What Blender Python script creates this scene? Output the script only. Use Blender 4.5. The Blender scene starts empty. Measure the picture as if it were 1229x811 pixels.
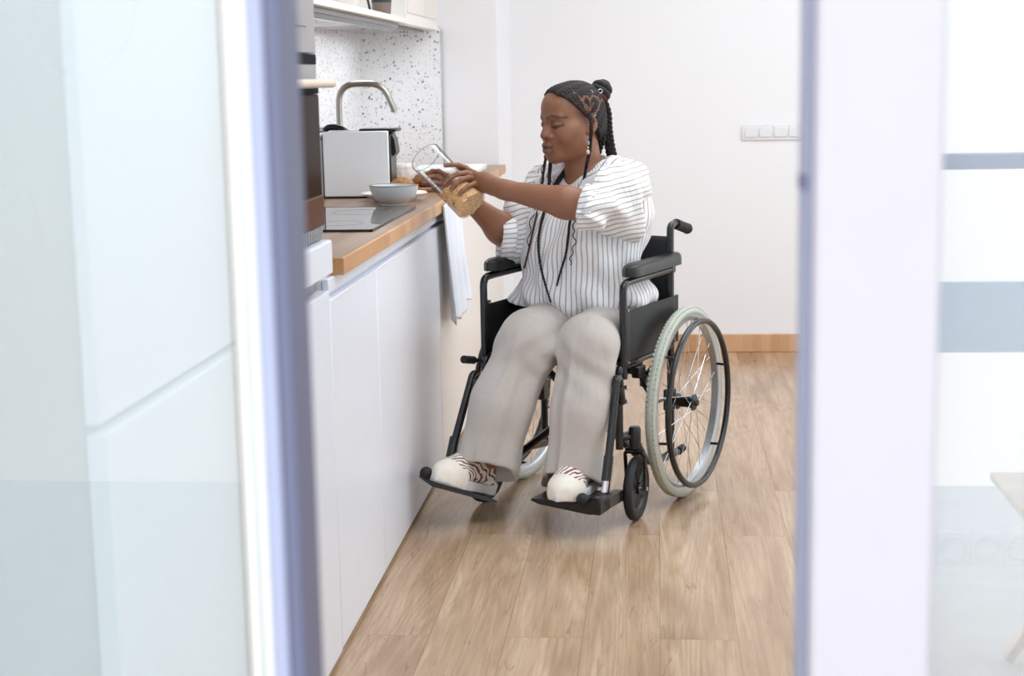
import bpy, math, random
import numpy as np
from mathutils import Matrix, Vector
random.seed(7); RNG = np.random.RandomState(7)
SC = bpy.context.scene; COL = SC.collection
PI = math.pi

# ------------------------------------------------------------------ camera maths (solved from the vanishing points)
FPX, CX, CY, CAMZ = 1888.0, 614.5, 405.5, 1.33
def nrm(v):
    v = np.asarray(v, float); return v / np.linalg.norm(v)
_yc = nrm([790.0 - CX, -(92.0 - CY), -FPX])
_up = -np.array([829.0 - CX, -(11900.0 - CY), -FPX]); _up = nrm(_up - _yc * np.dot(_up, _yc))
_xc = np.cross(_yc, _up)
RW = np.array([_xc, _yc, _up])                       # world = RW @ camera
CAM = np.array([0, 0, CAMZ])
def ray(u, v): return RW @ nrm([(u - CX) / FPX, -(v - CY) / FPX, -1.0])
def atY(u, v, y): d = ray(u, v); return CAM + d * (y / d[1])
def atX(u, v, x): d = ray(u, v); return CAM + d * (x / d[0])
def atZ(u, v, z): d = ray(u, v); return CAM + d * ((z - CAMZ) / d[2])

# wheelchair frame: +x her right, +y forward, z up
ANG = math.radians(157.5)
RT = np.array([math.cos(ANG), math.sin(ANG), 0]); FW = np.array([-math.sin(ANG), math.cos(ANG), 0])
ORG = np.array([-0.1817, 5.0668, 0.0])
def w2c(p):
    p = np.asarray(p, float) - ORG; return np.array([p @ RT, p @ FW, p[2]])
def d2c(d): d = np.asarray(d, float); return np.array([d @ RT, d @ FW, d[2]])
def K(u, v, y): return w2c(atY(u, v, y))

# ------------------------------------------------------------------ scene helpers
def tag(o, label=None, cat=None, group=None, kind=None):
    if label: o['label'] = label
    if cat: o['category'] = cat
    if group: o['group'] = group
    if kind: o['kind'] = kind
    return o
def empty(name, loc=(0, 0, 0), rz=0.0, parent=None):
    o = bpy.data.objects.new(name, None); COL.objects.link(o)
    o.empty_display_size = 0.1
    o.location = loc; o.rotation_euler = (0, 0, rz)
    if parent: o.parent = parent
    return o
def copy_tree(o, parent=None):
    c = o.copy(); COL.objects.link(c)
    if parent: c.parent = parent
    for ch in list(o.children): copy_tree(ch, c)
    return c

class MB:
    """collects pieces and links them as one mesh object"""
    def __init__(s): s.v = []; s.f = []; s.m = []; s.n = 0
    def add(s, v, f, mi=0):
        v = np.asarray(v, float).reshape(-1, 3)
        s.v.append(v); s.f += [tuple(int(i) + s.n for i in q) for q in f]; s.m += [mi] * len(f); s.n += len(v)
        return s
    def box(s, a, b, bev=0.0, mi=0, M=None):
        a = np.minimum(a, b) if not isinstance(a, tuple) else np.array(a, float); b = np.array(b, float)
        lo = np.minimum(a, b); hi = np.maximum(a, b)
        e = min(bev, 0.49 * (hi - lo).min())
        if e <= 0:
            v = np.array([[x, y, z] for x in (lo[0], hi[0]) for y in (lo[1], hi[1]) for z in (lo[2], hi[2])])
            f = [(0, 1, 3, 2), (4, 6, 7, 5), (0, 4, 5, 1), (2, 3, 7, 6), (0, 2, 6, 4), (1, 5, 7, 3)]
        else:
            # chamfered box: 24 verts
            v = []; idx = {}
            for sx in (0, 1):
                for sy in (0, 1):
                    for sz in (0, 1):
                        c = [hi[0] if sx else lo[0], hi[1] if sy else lo[1], hi[2] if sz else lo[2]]
                        inn = [-e if sx else e, -e if sy else e, -e if sz else e]
                        for ax in range(3):
                            p = list(c)
                            for k in range(3):
                                if k != ax: p[k] += inn[k]
                            idx[(sx, sy, sz, ax)] = len(v); v.append(p)
            f = []
            for ax in range(3):
                o1, o2 = (ax + 1) % 3, (ax + 2) % 3
                for sd in (0, 1):
                    q = []
                    for (p1, p2) in ((0, 0), (1, 0), (1, 1), (0, 1)):
                        k = [0, 0, 0]; k[ax] = sd; k[o1] = p1; k[o2] = p2
                        q.append(idx[(k[0], k[1], k[2], ax)])
                    f.append(tuple(q) if sd else tuple(q[::-1]))
                for p1 in (0, 1):
                    for p2 in (0, 1):
                        q = []
                        for sd in (0, 1):
                            k = [0, 0, 0]; k[ax] = sd; k[o1] = p1; k[o2] = p2
                            q.append((idx[(k[0], k[1], k[2], o1)], idx[(k[0], k[1], k[2], o2)]))
                        f.append((q[0][0], q[0][1], q[1][1], q[1][0]) if p1 == p2 else (q[0][1], q[0][0], q[1][0], q[1][1]))
            for sx in (0, 1):
                for sy in (0, 1):
                    for sz in (0, 1):
                        q = [idx[(sx, sy, sz, a_)] for a_ in range(3)]
                        f.append(tuple(q) if (sx + sy + sz) % 2 else tuple(q[::-1]))
            v = np.array(v)
        if M is not None: v = v @ np.array(M)[:3, :3].T + np.array(M)[:3, 3]
        return s.add(v, f, mi)
    def tube(s, pts, r, n=12, mi=0, closed=False, cap=True, flat=None):
        P = np.asarray(pts, float); m = len(P)
        R = np.full(m, r) if np.isscalar(r) else np.asarray(r, float)
        if closed: T = np.roll(P, -1, 0) - np.roll(P, 1, 0)
        else:
            T = np.gradient(P, axis=0)
        T /= np.linalg.norm(T, axis=1)[:, None] + 1e-12
        up = np.array([0, 0, 1.0]) if abs(T[0][2]) < .9 else np.array([1.0, 0, 0])
        N = nrm(np.cross(T[0], up)); fr = []
        for t in T:
            N = N - t * np.dot(N, t); N = nrm(N); fr.append((N, np.cross(t, N)))
        a = np.arange(n) * 2 * PI / n
        ca, sa = np.cos(a), np.sin(a)
        if flat: sa = sa * flat
        V = np.concatenate([P[i] + R[i] * (ca[:, None] * fr[i][0] + sa[:, None] * fr[i][1]) for i in range(m)])
        F = []
        for i in range(m if closed else m - 1):
            j = (i + 1) % m
            for k in range(n): F.append((i * n + k, i * n + (k + 1) % n, j * n + (k + 1) % n, j * n + k))
        if cap and not closed:
            F.append(tuple(range(n))[::-1]); F.append(tuple((m - 1) * n + k for k in range(n)))
        return s.add(V, F, mi)
    def lathe(s, prof, n=48, M=None, mi=0, a0=0.0, a1=2 * PI):
        P = np.asarray(prof, float); m = len(P)
        full = abs(a1 - a0 - 2 * PI) < 1e-6
        a = a0 + np.arange(n if full else n + 1) * (a1 - a0) / n; na = len(a)
        V = np.stack([P[:, 0][:, None] * np.cos(a), P[:, 0][:, None] * np.sin(a), np.repeat(P[:, 1][:, None], na, 1)], -1).reshape(-1, 3)
        F = []
        for i in range(m - 1):
            for k in range(n):
                k2 = (k + 1) % na
                F.append((i * na + k, i * na + k2, (i + 1) * na + k2, (i + 1) * na + k))
        if M is not None: V = V @ np.array(M)[:3, :3].T + np.array(M)[:3, 3]
        return s.add(V, F, mi)
    def prism(s, poly, axis, a, b, mi=0):
        """polygon in the two other axes extruded along axis"""
        o = [k for k in range(3) if k != axis]; n = len(poly); V = np.zeros((2 * n, 3))
        for i, (p, q) in enumerate(poly):
            for j, w in enumerate((a, b)):
                V[j * n + i, o[0]] = p; V[j * n + i, o[1]] = q; V[j * n + i, axis] = w
        F = [tuple(range(n))[::-1], tuple(range(n, 2 * n))] + [(i, (i + 1) % n, n + (i + 1) % n, n + i) for i in range(n)]
        return s.add(V, F, mi)
    def ico(s, c, r, n=16, mi=0, M=None):
        r = np.ones(3) * r if np.isscalar(r) else np.array(r, float)
        prof = [(max(1e-5, math.sin(t)), -math.cos(t)) for t in np.linspace(0.001, PI - .001, n // 2 + 1)]
        MM = np.eye(4); MM[:3, :3] = np.diag(r)
        if M is not None: MM = np.array(M) @ MM
        MM[:3, 3] = np.array(c) if M is None else MM[:3, 3] + np.array(c)
        return s.lathe(prof, n, MM, mi)
    def build(s, name, mats, parent=None, smooth=True, angle=40):
        V = np.concatenate(s.v)
        me = bpy.data.meshes.new(name)
        me.from_pydata(V.tolist(), [], s.f); me.update()
        mats = mats if isinstance(mats, (list, tuple)) else [mats]
        for m in mats: me.materials.append(m)
        if len(mats) > 1: me.polygons.foreach_set('material_index', s.m)
        import bmesh
        bm = bmesh.new(); bm.from_mesh(me); bmesh.ops.recalc_face_normals(bm, faces=bm.faces)
        bm.to_mesh(me); bm.free()
        if smooth:
            me.polygons.foreach_set('use_smooth', [True] * len(me.polygons))
            me.set_sharp_from_angle(angle=math.radians(angle))
        o = bpy.data.objects.new(name, me); COL.objects.link(o)
        if parent: o.parent = parent
        return o
def fillet(pts, rad, k=6):
    """round the inner corners of a polyline"""
    P = [np.array(p, float) for p in pts]; out = [P[0]]
    for i in range(1, len(P) - 1):
        a, b, c = P[i - 1], P[i], P[i + 1]
        r = min(rad, .48 * np.linalg.norm(a - b), .48 * np.linalg.norm(c - b))
        p0 = b + nrm(a - b) * r; p2 = b + nrm(c - b) * r
        for t in np.linspace(0, 1, k + 1): out.append((1 - t) ** 2 * p0 + 2 * t * (1 - t) * b + t * t * p2)
    out.append(P[-1]); return np.array(out)
def spline(pts, k=8):
    """Catmull-Rom through the points"""
    P = np.array(pts, float); Q = np.vstack([2 * P[0] - P[1], P, 2 * P[-1] - P[-2]]); out = []
    for i in range(1, len(Q) - 2):
        p0, p1, p2, p3 = Q[i - 1:i + 3]
        for t in np.linspace(0, 1, k, endpoint=False):
            out.append(.5 * (2 * p1 + (p2 - p0) * t + (2 * p0 - 5 * p1 + 4 * p2 - p3) * t * t + (3 * p1 - p0 - 3 * p2 + p3) * t ** 3))
    out.append(P[-1]); return np.array(out)
def frame(z, x=(0, 0, 1)):
    """rotation whose local z is z"""
    z = nrm(z); x = np.asarray(x, float); x = x - z * np.dot(x, z)
    if np.linalg.norm(x) < 1e-6: x = np.cross(z, [1, 0.1, 0])
    x = nrm(x); return np.stack([x, np.cross(z, x), z], 1)
def mat4(R, t):
    M = np.eye(4); M[:3, :3] = R; M[:3, 3] = t; return M

# ------------------------------------------------------------------ implicit surfaces
def p_cone(a, b, ra, rb, k=.01, fl=None):
    a = np.array(a, float); b = np.array(b, float); ab = b - a; L2 = ab @ ab
    if fl is not None: fd = nrm(fl[0]); fs = fl[1]
    def fn(P):
        q = P - a
        if fl is not None:
            w = q @ fd; q = q + np.outer(w * (1 / fs - 1), fd)
        t = np.clip((q @ ab) / L2, 0, 1)
        d = q - t[:, None] * ab
        r = np.sqrt((d * d).sum(1)) - (ra + (rb - ra) * t)
        return r * fs if (fl is not None and fs < 1) else r
    m = max(ra, rb) * (max(1, fl[1]) if fl else 1)
    return dict(f=fn, c=(a + b) / 2, R=np.linalg.norm(ab) / 2 + m, k=k, op='u')
def p_ell(c, r, R=None, k=.01, op='u'):
    c = np.array(c, float); r = np.array(r, float); R = np.eye(3) if R is None else np.array(R)
    def fn(P):
        q = (P - c) @ R; a = q / r; k0 = np.sqrt((a * a).sum(1)) + 1e-9; b = a / r; k1 = np.sqrt((b * b).sum(1)) + 1e-9
        return k0 * (k0 - 1) / k1
    return dict(f=fn, c=c, R=r.max(), k=k, op=op)
def p_fn(fn, op, k=.004): return dict(f=fn, c=None, R=0, k=k, op=op)
def smin(a, b, k):
    h = np.maximum(k - np.abs(a - b), 0) / k; return np.minimum(a, b) - h * h * k * .25
def ev(prims, P):
    d = np.full(len(P), 1.0)
    for p in prims:
        e = p['f'](P)
        if p['op'] == 'u': d = smin(d, e, p['k'])
        elif p['op'] == 's': d = -smin(-d, e, p['k'])
        elif p['op'] == 'i': d = -smin(-d, -e, p['k'])
        elif p['op'] == 'shell': d = np.maximum(d, -np.maximum(d + p['k'], e))
        else: d = d + e
    return d
def surfnet(prims, lo, hi, h, marg=0.0, B=14):
    lo = np.array(lo, float); n = np.ceil((np.array(hi) - lo) / h).astype(int) + 1
    A = np.ones(n, np.float32)
    for i0 in range(0, n[0], B):
        for j0 in range(0, n[1], B):
            for k0 in range(0, n[2], B):
                e = np.minimum([i0 + B, j0 + B, k0 + B], n); s = e - [i0, j0, k0]
                c = lo + h * (np.array([i0, j0, k0]) + (s - 1) / 2); hd = h * np.linalg.norm(s) / 2
                act = [p for p in prims if p['c'] is None or np.linalg.norm(p['c'] - c) - p['R'] < hd + .06]
                if not any(p['op'] == 'u' for p in act): continue
                v = ev(act, c[None])[0]
                if abs(v) > hd * 1.6 + marg + .004:
                    if v < 0: A[i0:e[0], j0:e[1], k0:e[2]] = -1
                    continue
                g = np.stack(np.meshgrid(*[lo[q] + h * np.arange([i0, j0, k0][q], e[q]) for q in range(3)], indexing='ij'), -1).reshape(-1, 3)
                A[i0:e[0], j0:e[1], k0:e[2]] = ev(act, g).reshape(s)
    S = A < 0
    cnt = np.zeros(n - 1, np.int8)
    for a in (0, 1):
        for b in (0, 1):
            for c in (0, 1): cnt += S[a:n[0] - 1 + a, b:n[1] - 1 + b, c:n[2] - 1 + c]
    I = np.argwhere((cnt > 0) & (cnt < 8)); cid = (I[:, 0] * n[1] + I[:, 1]) * n[2] + I[:, 2]
    off = np.array([[a, b, c] for a in (0, 1) for b in (0, 1) for c in (0, 1)])
    val = np.stack([A[I[:, 0] + o[0], I[:, 1] + o[1], I[:, 2] + o[2]] for o in off], 1).astype(float)
    acc = np.zeros((len(I), 3)); num = np.zeros(len(I))
    for a in range(8):
        for b in range(a + 1, 8):
            if np.abs(off[a] - off[b]).sum() != 1: continue
            m = (val[:, a] < 0) != (val[:, b] < 0)
            t = np.where(m, val[:, a] / np.where(m, val[:, a] - val[:, b], 1), 0)
            acc += np.where(m[:, None], off[a] + t[:, None] * (off[b] - off[a]), 0); num += m
    V = lo + h * (I + acc / num[:, None]); F = []
    for ax in range(3):
        sl0 = [slice(None)] * 3; sl1 = [slice(None)] * 3; sl0[ax] = slice(0, -1); sl1[ax] = slice(1, None)
        D = S[tuple(sl0)] != S[tuple(sl1)]
        E = np.argwhere(D); o1, o2 = (ax + 1) % 3, (ax + 2) % 3
        E = E[(E[:, o1] > 0) & (E[:, o2] > 0) & (E[:, o1] < n[o1] - 1) & (E[:, o2] < n[o2] - 1)]
        neg = S[E[:, 0], E[:, 1], E[:, 2]]; q = []
        for (d1, d2) in ((-1, -1), (0, -1), (0, 0), (-1, 0)):
            C = E.copy(); C[:, o1] += d1; C[:, o2] += d2
            q.append(np.searchsorted(cid, (C[:, 0] * n[1] + C[:, 1]) * n[2] + C[:, 2]))
        q = np.stack(q, 1); q[~neg] = q[~neg][:, ::-1]; F.append(q)
    return V, np.concatenate(F)
def relax(V, F, it=2, lam=.5):
    n = len(V); e = np.concatenate([F[:, [0, 1]], F[:, [1, 2]], F[:, [2, 3]], F[:, [3, 0]]])
    e = np.concatenate([e, e[:, ::-1]]); deg = np.bincount(e[:, 0], minlength=n)[:, None]
    for _ in range(it):
        S = np.stack([np.bincount(e[:, 0], weights=V[e[:, 1], k], minlength=n) for k in range(3)], 1)
        V = V + lam * (S / np.maximum(deg, 1) - V)
    return V
def mesh_obj(name, V, F, mat, parent=None, col=None, attrs=None):
    me = bpy.data.meshes.new(name); F = np.asarray(F); k = F.shape[1]
    me.vertices.add(len(V)); me.vertices.foreach_set('co', np.asarray(V, np.float32).ravel())
    me.loops.add(F.size); me.loops.foreach_set('vertex_index', F.ravel().astype(np.int32))
    me.polygons.add(len(F)); me.polygons.foreach_set('loop_start', np.arange(0, F.size, k, dtype=np.int32))
    me.update(calc_edges=True); me.validate()
    me.polygons.foreach_set('use_smooth', np.ones(len(me.polygons), bool))
    if col is not None:
        a = me.attributes.new('Col', 'FLOAT_COLOR', 'POINT')
        a.data.foreach_set('color', np.concatenate([col, np.ones((len(V), 1))], 1).astype(np.float32).ravel())
    for nme, arr in (attrs or {}).items():
        a = me.attributes.new(nme, 'FLOAT', 'POINT'); a.data.foreach_set('value', np.asarray(arr, np.float32))
    for m in (mat if isinstance(mat, (list, tuple)) else [mat]): me.materials.append(m)
    o = bpy.data.objects.new(name, me); COL.objects.link(o)
    if parent: o.parent = parent
    return o
def grid_obj(name, fn, nu, nv, mat, parent=None, thick=0.0):
    """a sheet given by fn(s,t)->xyz; optionally thickened"""
    s, t = np.meshgrid(np.linspace(0, 1, nu), np.linspace(0, 1, nv), indexing='ij')
    V = fn(s.ravel(), t.ravel()); idx = np.arange(nu * nv).reshape(nu, nv)
    F = np.stack([idx[:-1, :-1], idx[1:, :-1], idx[1:, 1:], idx[:-1, 1:]], -1).reshape(-1, 4)
    o = mesh_obj(name, V, F, mat, parent, attrs={'gs': s.ravel(), 'gt': t.ravel()})
    if thick:
        m = o.modifiers.new('Solidify', 'SOLIDIFY'); m.thickness = thick; m.offset = 0
    return o
# ------------------------------------------------------------------ materials
def srgb(r, g, b):
    f = lambda c: (c / 255 / 12.92) if c <= 10 else ((c / 255 + .055) / 1.055) ** 2.4
    return (f(r), f(g), f(b), 1)
class NT:
    def __init__(s, name):
        s.m = bpy.data.materials.new(name); s.m.use_nodes = True; s.t = s.m.node_tree; s.n = s.t.nodes; s.l = s.t.links
        s.b = s.n['Principled BSDF']
    def new(s, typ, **kw):
        x = s.n.new('ShaderNode' + typ)
        for k, v in kw.items():
            if k.startswith('i_'):
                key = k[2:]; key = int(key) if key.isdigit() else key.replace('_', ' ')
                x.inputs[key].default_value = v
            else: setattr(x, k, v)
        return x
    def link(s, a, b): s.l.new(a, b)
    def set(s, **kw):
        for k, v in kw.items(): s.b.inputs[k.replace('_', ' ')].default_value = v
        return s
    def obj(s): return s.new('TexCoord').outputs['Object']
    def mapping(s, src, scale=(1, 1, 1), loc=(0, 0, 0), rot=(0, 0, 0)):
        m = s.new('Mapping'); m.inputs['Scale'].default_value = scale; m.inputs['Location'].default_value = loc; m.inputs['Rotation'].default_value = rot
        s.link(src, m.inputs['Vector']); return m.outputs['Vector']
    def noise(s, vec, scale, detail=3, rough=.5, dist=0):
        x = s.new('TexNoise'); x.inputs['Scale'].default_value = scale; x.inputs['Detail'].default_value = detail
        x.inputs['Roughness'].default_value = rough; x.inputs['Distortion'].default_value = dist
        if vec is not None: s.link(vec, x.inputs['Vector'])
        return x.outputs['Fac']
    def ramp(s, fac, stops, interp='LINEAR'):
        x = s.new('ValToRGB'); x.color_ramp.interpolation = interp; e = x.color_ramp.elements
        while len(e) < len(stops): e.new(.5)
        for el, (p, c) in zip(e, stops): el.position = p; el.color = c if len(c) == 4 else (*c, 1)
        s.link(fac, x.inputs['Fac']); return x.outputs['Color']
    def mix(s, fac, a, b, typ='MIX'):
        x = s.new('MixRGB'); x.blend_type = typ
        for i, v in ((0, fac), (1, a), (2, b)):
            if isinstance(v, (int, float)): x.inputs[i].default_value = v
            elif isinstance(v, tuple): x.inputs[i].default_value = v
            else: s.link(v, x.inputs[i])
        return x.outputs[0]
    def math(s, op, a, b=0.0, c=None):
        x = s.new('Math'); x.operation = op
        for i, v in enumerate((a, b) if c is None else (a, b, c)):
            if isinstance(v, (int, float)): x.inputs[i].default_value = v
            else: s.link(v, x.inputs[i])
        return x.outputs[0]
    def bump(s, h, strength=.2, dist=.002):
        x = s.new('Bump'); x.inputs['Strength'].default_value = strength; x.inputs['Distance'].default_value = dist
        s.link(h, x.inputs['Height']); s.link(x.outputs['Normal'], s.b.inputs['Normal'])
    def attr(s, name, out='Fac'): return s.new('Attribute', attribute_name=name).outputs[out]
    def color(s, c):
        if isinstance(c, tuple): s.b.inputs['Base Color'].default_value = c
        else: s.link(c, s.b.inputs['Base Color'])
        return s
M = {}
def simple(name, rgb, rough=.5, metal=0.0, var=.0, scale=20, bump=0.0, coat=0.0, spec=.5):
    t = NT(name); c = srgb(*rgb)
    t.set(Roughness=rough, Metallic=metal)
    t.b.inputs['Coat Weight'].default_value = coat; t.b.inputs['Specular IOR Level'].default_value = spec
    n = t.noise(t.obj(), scale, 4)
    v = max(var, .02)
    t.color(t.mix(t.ramp(n, [(.3, (0, 0, 0)), (.7, (1, 1, 1))]), tuple(x * (1 - v) for x in c[:3]) + (1,), c))
    if bump: t.bump(n, bump, .002)
    M[name] = t.m; return t
simple('wall_paint', (236, 237, 240), .75, bump=.04, scale=180)
simple('ceiling_paint', (240, 244, 249), .85)
simple('cabinet_white', (234, 238, 247), .32, spec=.4)
simple('cream_and_bounce', (236, 230, 224), .4, spec=.4)  # cream colour; on the far base cabinet it holds warm bounce light
simple('cabinet_grey', (166, 164, 165), .6, spec=.12)
simple('gap_dark', (30, 34, 38), .7, spec=.05)
simple('shelf_white', (243, 241, 238), .4)
simple('hood_grey', (150, 148, 150), .35, .3)
simple('dark_glass', (40, 46, 52), .05)
simple('hob_glass', (150, 154, 158), .03, coat=1.0, metal=.6)
simple('frame_black', (13, 14, 17), .26, coat=.25)
simple('plastic_black', (14, 15, 18), .33, var=.1, scale=90, bump=.05)
simple('rubber_black', (19, 20, 23), .6, var=.15, scale=60)
simple('vinyl_black', (14, 17, 22), .5, var=.12, scale=150, bump=.12)
simple('tyre_green', (190, 195, 183), .6, var=.08, scale=30)
simple('alloy', (205, 209, 214), .32, .75)
simple('chrome', (215, 215, 218), .12, 1.0)
simple('steel_brushed', (172, 168, 160), .28, 1.0)
simple('ceramic_blue', (206, 217, 224), .22, coat=.3)
simple('ceramic_white', (240, 238, 234), .25)
simple('rim_brown', (150, 118, 88), .4)
simple('machine_white', (240, 243, 246), .3)
simple('switch_white', (226, 228, 231), .3)
simple('socket_white', (206, 206, 206), .35)
simple('paper_white', (246, 246, 246), .6)
simple('lavender_paint', (198, 191, 197), .45)
simple('lavender_light', (168, 171, 196), .45)
simple('lavender_dark', (103, 105, 130), .42)
simple('gasket_grey', (186, 190, 196), .5)
simple('gasket_cream', (232, 224, 206), .5)
simple('gasket_brown', (128, 104, 78), .6)
simple('shoe_cream', (240, 234, 222), .6, var=.05, scale=80, bump=.1)
simple('shoe_sole', (222, 224, 228), .5)
simple('lace_white', (234, 232, 228), .7)
simple('silver', (214, 214, 216), .18, 1.0)
simple('gold', (205, 168, 110), .25, 1.0)
simple('pearl_pink', (226, 196, 184), .25)
simple('stone_blue', (138, 146, 164), .3)
simple('beige_plastic', (224, 210, 194), .4)
simple('cup_dark', (48, 52, 56), .5)
simple('cup_brown', (124, 108, 100), .55)
simple('undershirt', (238, 238, 240), .8)
simple('hair_tie', (110, 52, 40), .7)
simple('braid_auburn', (74, 44, 40), .6, var=.3, scale=120)
simple('rail_blue', (112, 132, 170), .4)
simple('panel_blue', (176, 204, 222), .35)
simple('facade_pale', (232, 226, 216), .8)
simple('facade_brick', (214, 178, 156), .85, var=.2, scale=8)
simple('deck_grey', (204, 202, 199), .8, var=.1, scale=15)
simple('wood_chair', (222, 204, 186), .5, var=.2, scale=12)

# floor: long oak boards running away from the camera
t = NT('oak_floor'); o = t.obj()
br = t.new('TexBrick'); br.offset = .37; br.offset_frequency = 2
rot = t.mapping(o, rot=(0, 0, PI / 2), loc=(0.35, .0, 0))
t.link(rot, br.inputs['Vector'])
br.inputs['Scale'].default_value = 1; br.inputs['Brick Width'].default_value = 1.38; br.inputs['Row Height'].default_value = .186
br.inputs['Mortar Size'].default_value = .0011; br.inputs['Mortar Smooth'].default_value = .3; br.inputs['Bias'].default_value = 0
br.inputs['Color1'].default_value = (0, 0, 0, 1); br.inputs['Color2'].default_value = (1, 1, 1, 1); br.inputs['Mortar'].default_value = (.5, .5, .5, 1)
sep = t.new('SeparateColor'); t.link(br.outputs['Color'], sep.inputs['Color'])
# shift the grain per board
cmb = t.new('CombineXYZ'); t.link(t.math('MULTIPLY', sep.outputs[0], 37.0), cmb.inputs[0]); t.link(t.math('MULTIPLY', sep.outputs[0], 11.0), cmb.inputs[1])
va = t.new('VectorMath'); va.operation = 'ADD'; t.link(o, va.inputs[0]); t.link(cmb.outputs[0], va.inputs[1])
g1 = t.noise(t.mapping(va.outputs[0], (8, .8, 1)), 1.5, 7, .6, 2.2)
g2 = t.noise(t.mapping(va.outputs[0], (60, 2.2, 1)), 2.0, 5, .6, .4)
g3 = t.noise(t.mapping(va.outputs[0], (3.2, .5, 1)), 1.5, 2, .5, .6)
c = t.ramp(g1, [(.26, srgb(112, 82, 58)), (.40, srgb(160, 128, 98)), (.52, srgb(200, 172, 140)), (.75, srgb(212, 188, 160))])
c = t.mix(t.ramp(g2, [(.42, (.75, .75, .75)), (.6, (0, 0, 0))]), c, srgb(164, 132, 100), 'MIX') if False else t.mix(.35, c, t.ramp(g2, [(.35, srgb(128, 98, 72)), (.58, srgb(208, 182, 152))]))
c = t.mix(.42, c, t.ramp(g3, [(.36, srgb(146, 116, 88)), (.64, srgb(214, 192, 166))]))
h0 = t.noise(t.mapping(va.outputs[0], (4.2, .38, 1)), 1.0, 2.5, .45, .5)
ln = t.math('ADD', t.math('MULTIPLY', t.math('SINE', t.math('MULTIPLY', h0, 190.0)), .5), .5)
fine = t.noise(t.mapping(va.outputs[0], (150, 5, 1)), 1.0, 3, .6)
c = t.mix(t.math('MULTIPLY', t.math('POWER', ln, 2.0), t.math('MULTIPLY', g2, .55)), c, srgb(140, 104, 74))
c = t.mix(t.ramp(fine, [(.5, (0, 0, 0)), (.72, (.45, .45, .45))]), c, srgb(140, 104, 74))
big = t.noise(t.mapping(va.outputs[0], (5.5, .55, 1)), 1.0, 4, .55, 1.4)
c = t.mix(t.ramp(big, [(.47, (0, 0, 0)), (.68, (.62, .62, .62))]), c, srgb(138, 100, 68))
crk = t.noise(t.mapping(va.outputs[0], (22, 2.4, 1)), 1.0, 6, .68, 2.5)
c = t.mix(t.ramp(crk, [(.60, (0, 0, 0)), (.68, (.7, .7, .7))]), c, srgb(118, 84, 56))
c = t.mix(.22, c, t.ramp(sep.outputs[0], [(0, srgb(160, 132, 104)), (1, srgb(216, 196, 170))]))
# knots
vo = t.new('TexVoronoi'); vo.inputs['Scale'].default_value = 1.0; vo.inputs['Randomness'].default_value = 1
dn = t.noise(t.mapping(va.outputs[0], (6, 2, 1)), 3, 4, .6)
vv = t.new('VectorMath'); vv.operation = 'ADD'; t.link(t.mapping(va.outputs[0], (2.2, 1.0, 1)), vv.inputs[0])
cm2 = t.new('CombineXYZ'); t.link(t.math('MULTIPLY', dn, .25), cm2.inputs[0]); t.link(t.math('MULTIPLY', g2, .12), cm2.inputs[1]); t.link(cm2.outputs[0], vv.inputs[1])
t.link(vv.outputs[0], vo.inputs['Vector'])
c = t.mix(t.ramp(vo.outputs['Distance'], [(.0, (.95, .95, .95)), (.07, (.6, .6, .6)), (.24, (0, 0, 0))]), c, srgb(112, 78, 50))
c = t.mix(t.math('MULTIPLY', br.outputs['Fac'], .55), c, srgb(120, 92, 66))
c = t.mix(1.0, c, (.97, .93, .88, 1), 'MULTIPLY')
t.color(c); t.set(Roughness=.2); t.b.inputs['Coat Weight'].default_value = .0; t.b.inputs['Specular IOR Level'].default_value = .5
t.bump(t.math('SUBTRACT', t.math('MULTIPLY', g2, .3), br.outputs['Fac']), .12, .001); M['oak_floor'] = t.m

def oak(name, a, b, rough, stave, axis='Y', top=False):
    t = NT(name); o = t.obj()
    br = t.new('TexBrick'); br.offset = .43
    v = t.mapping(o, rot=(0, 0, PI / 2)) if top else t.mapping(o, rot=(0, PI / 2, 0) if axis == 'X' else (0, 0, 0))
    t.link(t.mapping(o, rot=(0, 0, PI / 2)), br.inputs['Vector'])
    br.inputs['Scale'].default_value = 1; br.inputs['Brick Width'].default_value = stave; br.inputs['Row Height'].default_value = .045
    br.inputs['Mortar Size'].default_value = .0; br.inputs['Color1'].default_value = (0, 0, 0, 1); br.inputs['Color2'].default_value = (1, 1, 1, 1)
    g = t.noise(t.mapping(o, (14, 1.2, 14)), 4, 5, .6, .6)
    f = t.math('ADD', t.math('MULTIPLY', br.outputs['Color'], .6), t.math('MULTIPLY', g, .5))
    t.color(t.ramp(f, [(.15, srgb(*a)), (.85, srgb(*b))])); t.set(Roughness=rough); M[name] = t.m
oak('oak_worktop', (134, 100, 78), (172, 140, 116), .3, .5, top=True)
oak('oak_edge', (186, 132, 82), (212, 164, 114), .35, .09)
oak('oak_trim', (186, 142, 104), (212, 172, 134), .4, 1.2)
oak('board_wood', (172, 122, 78), (206, 158, 110), .5, 2.0)

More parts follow.
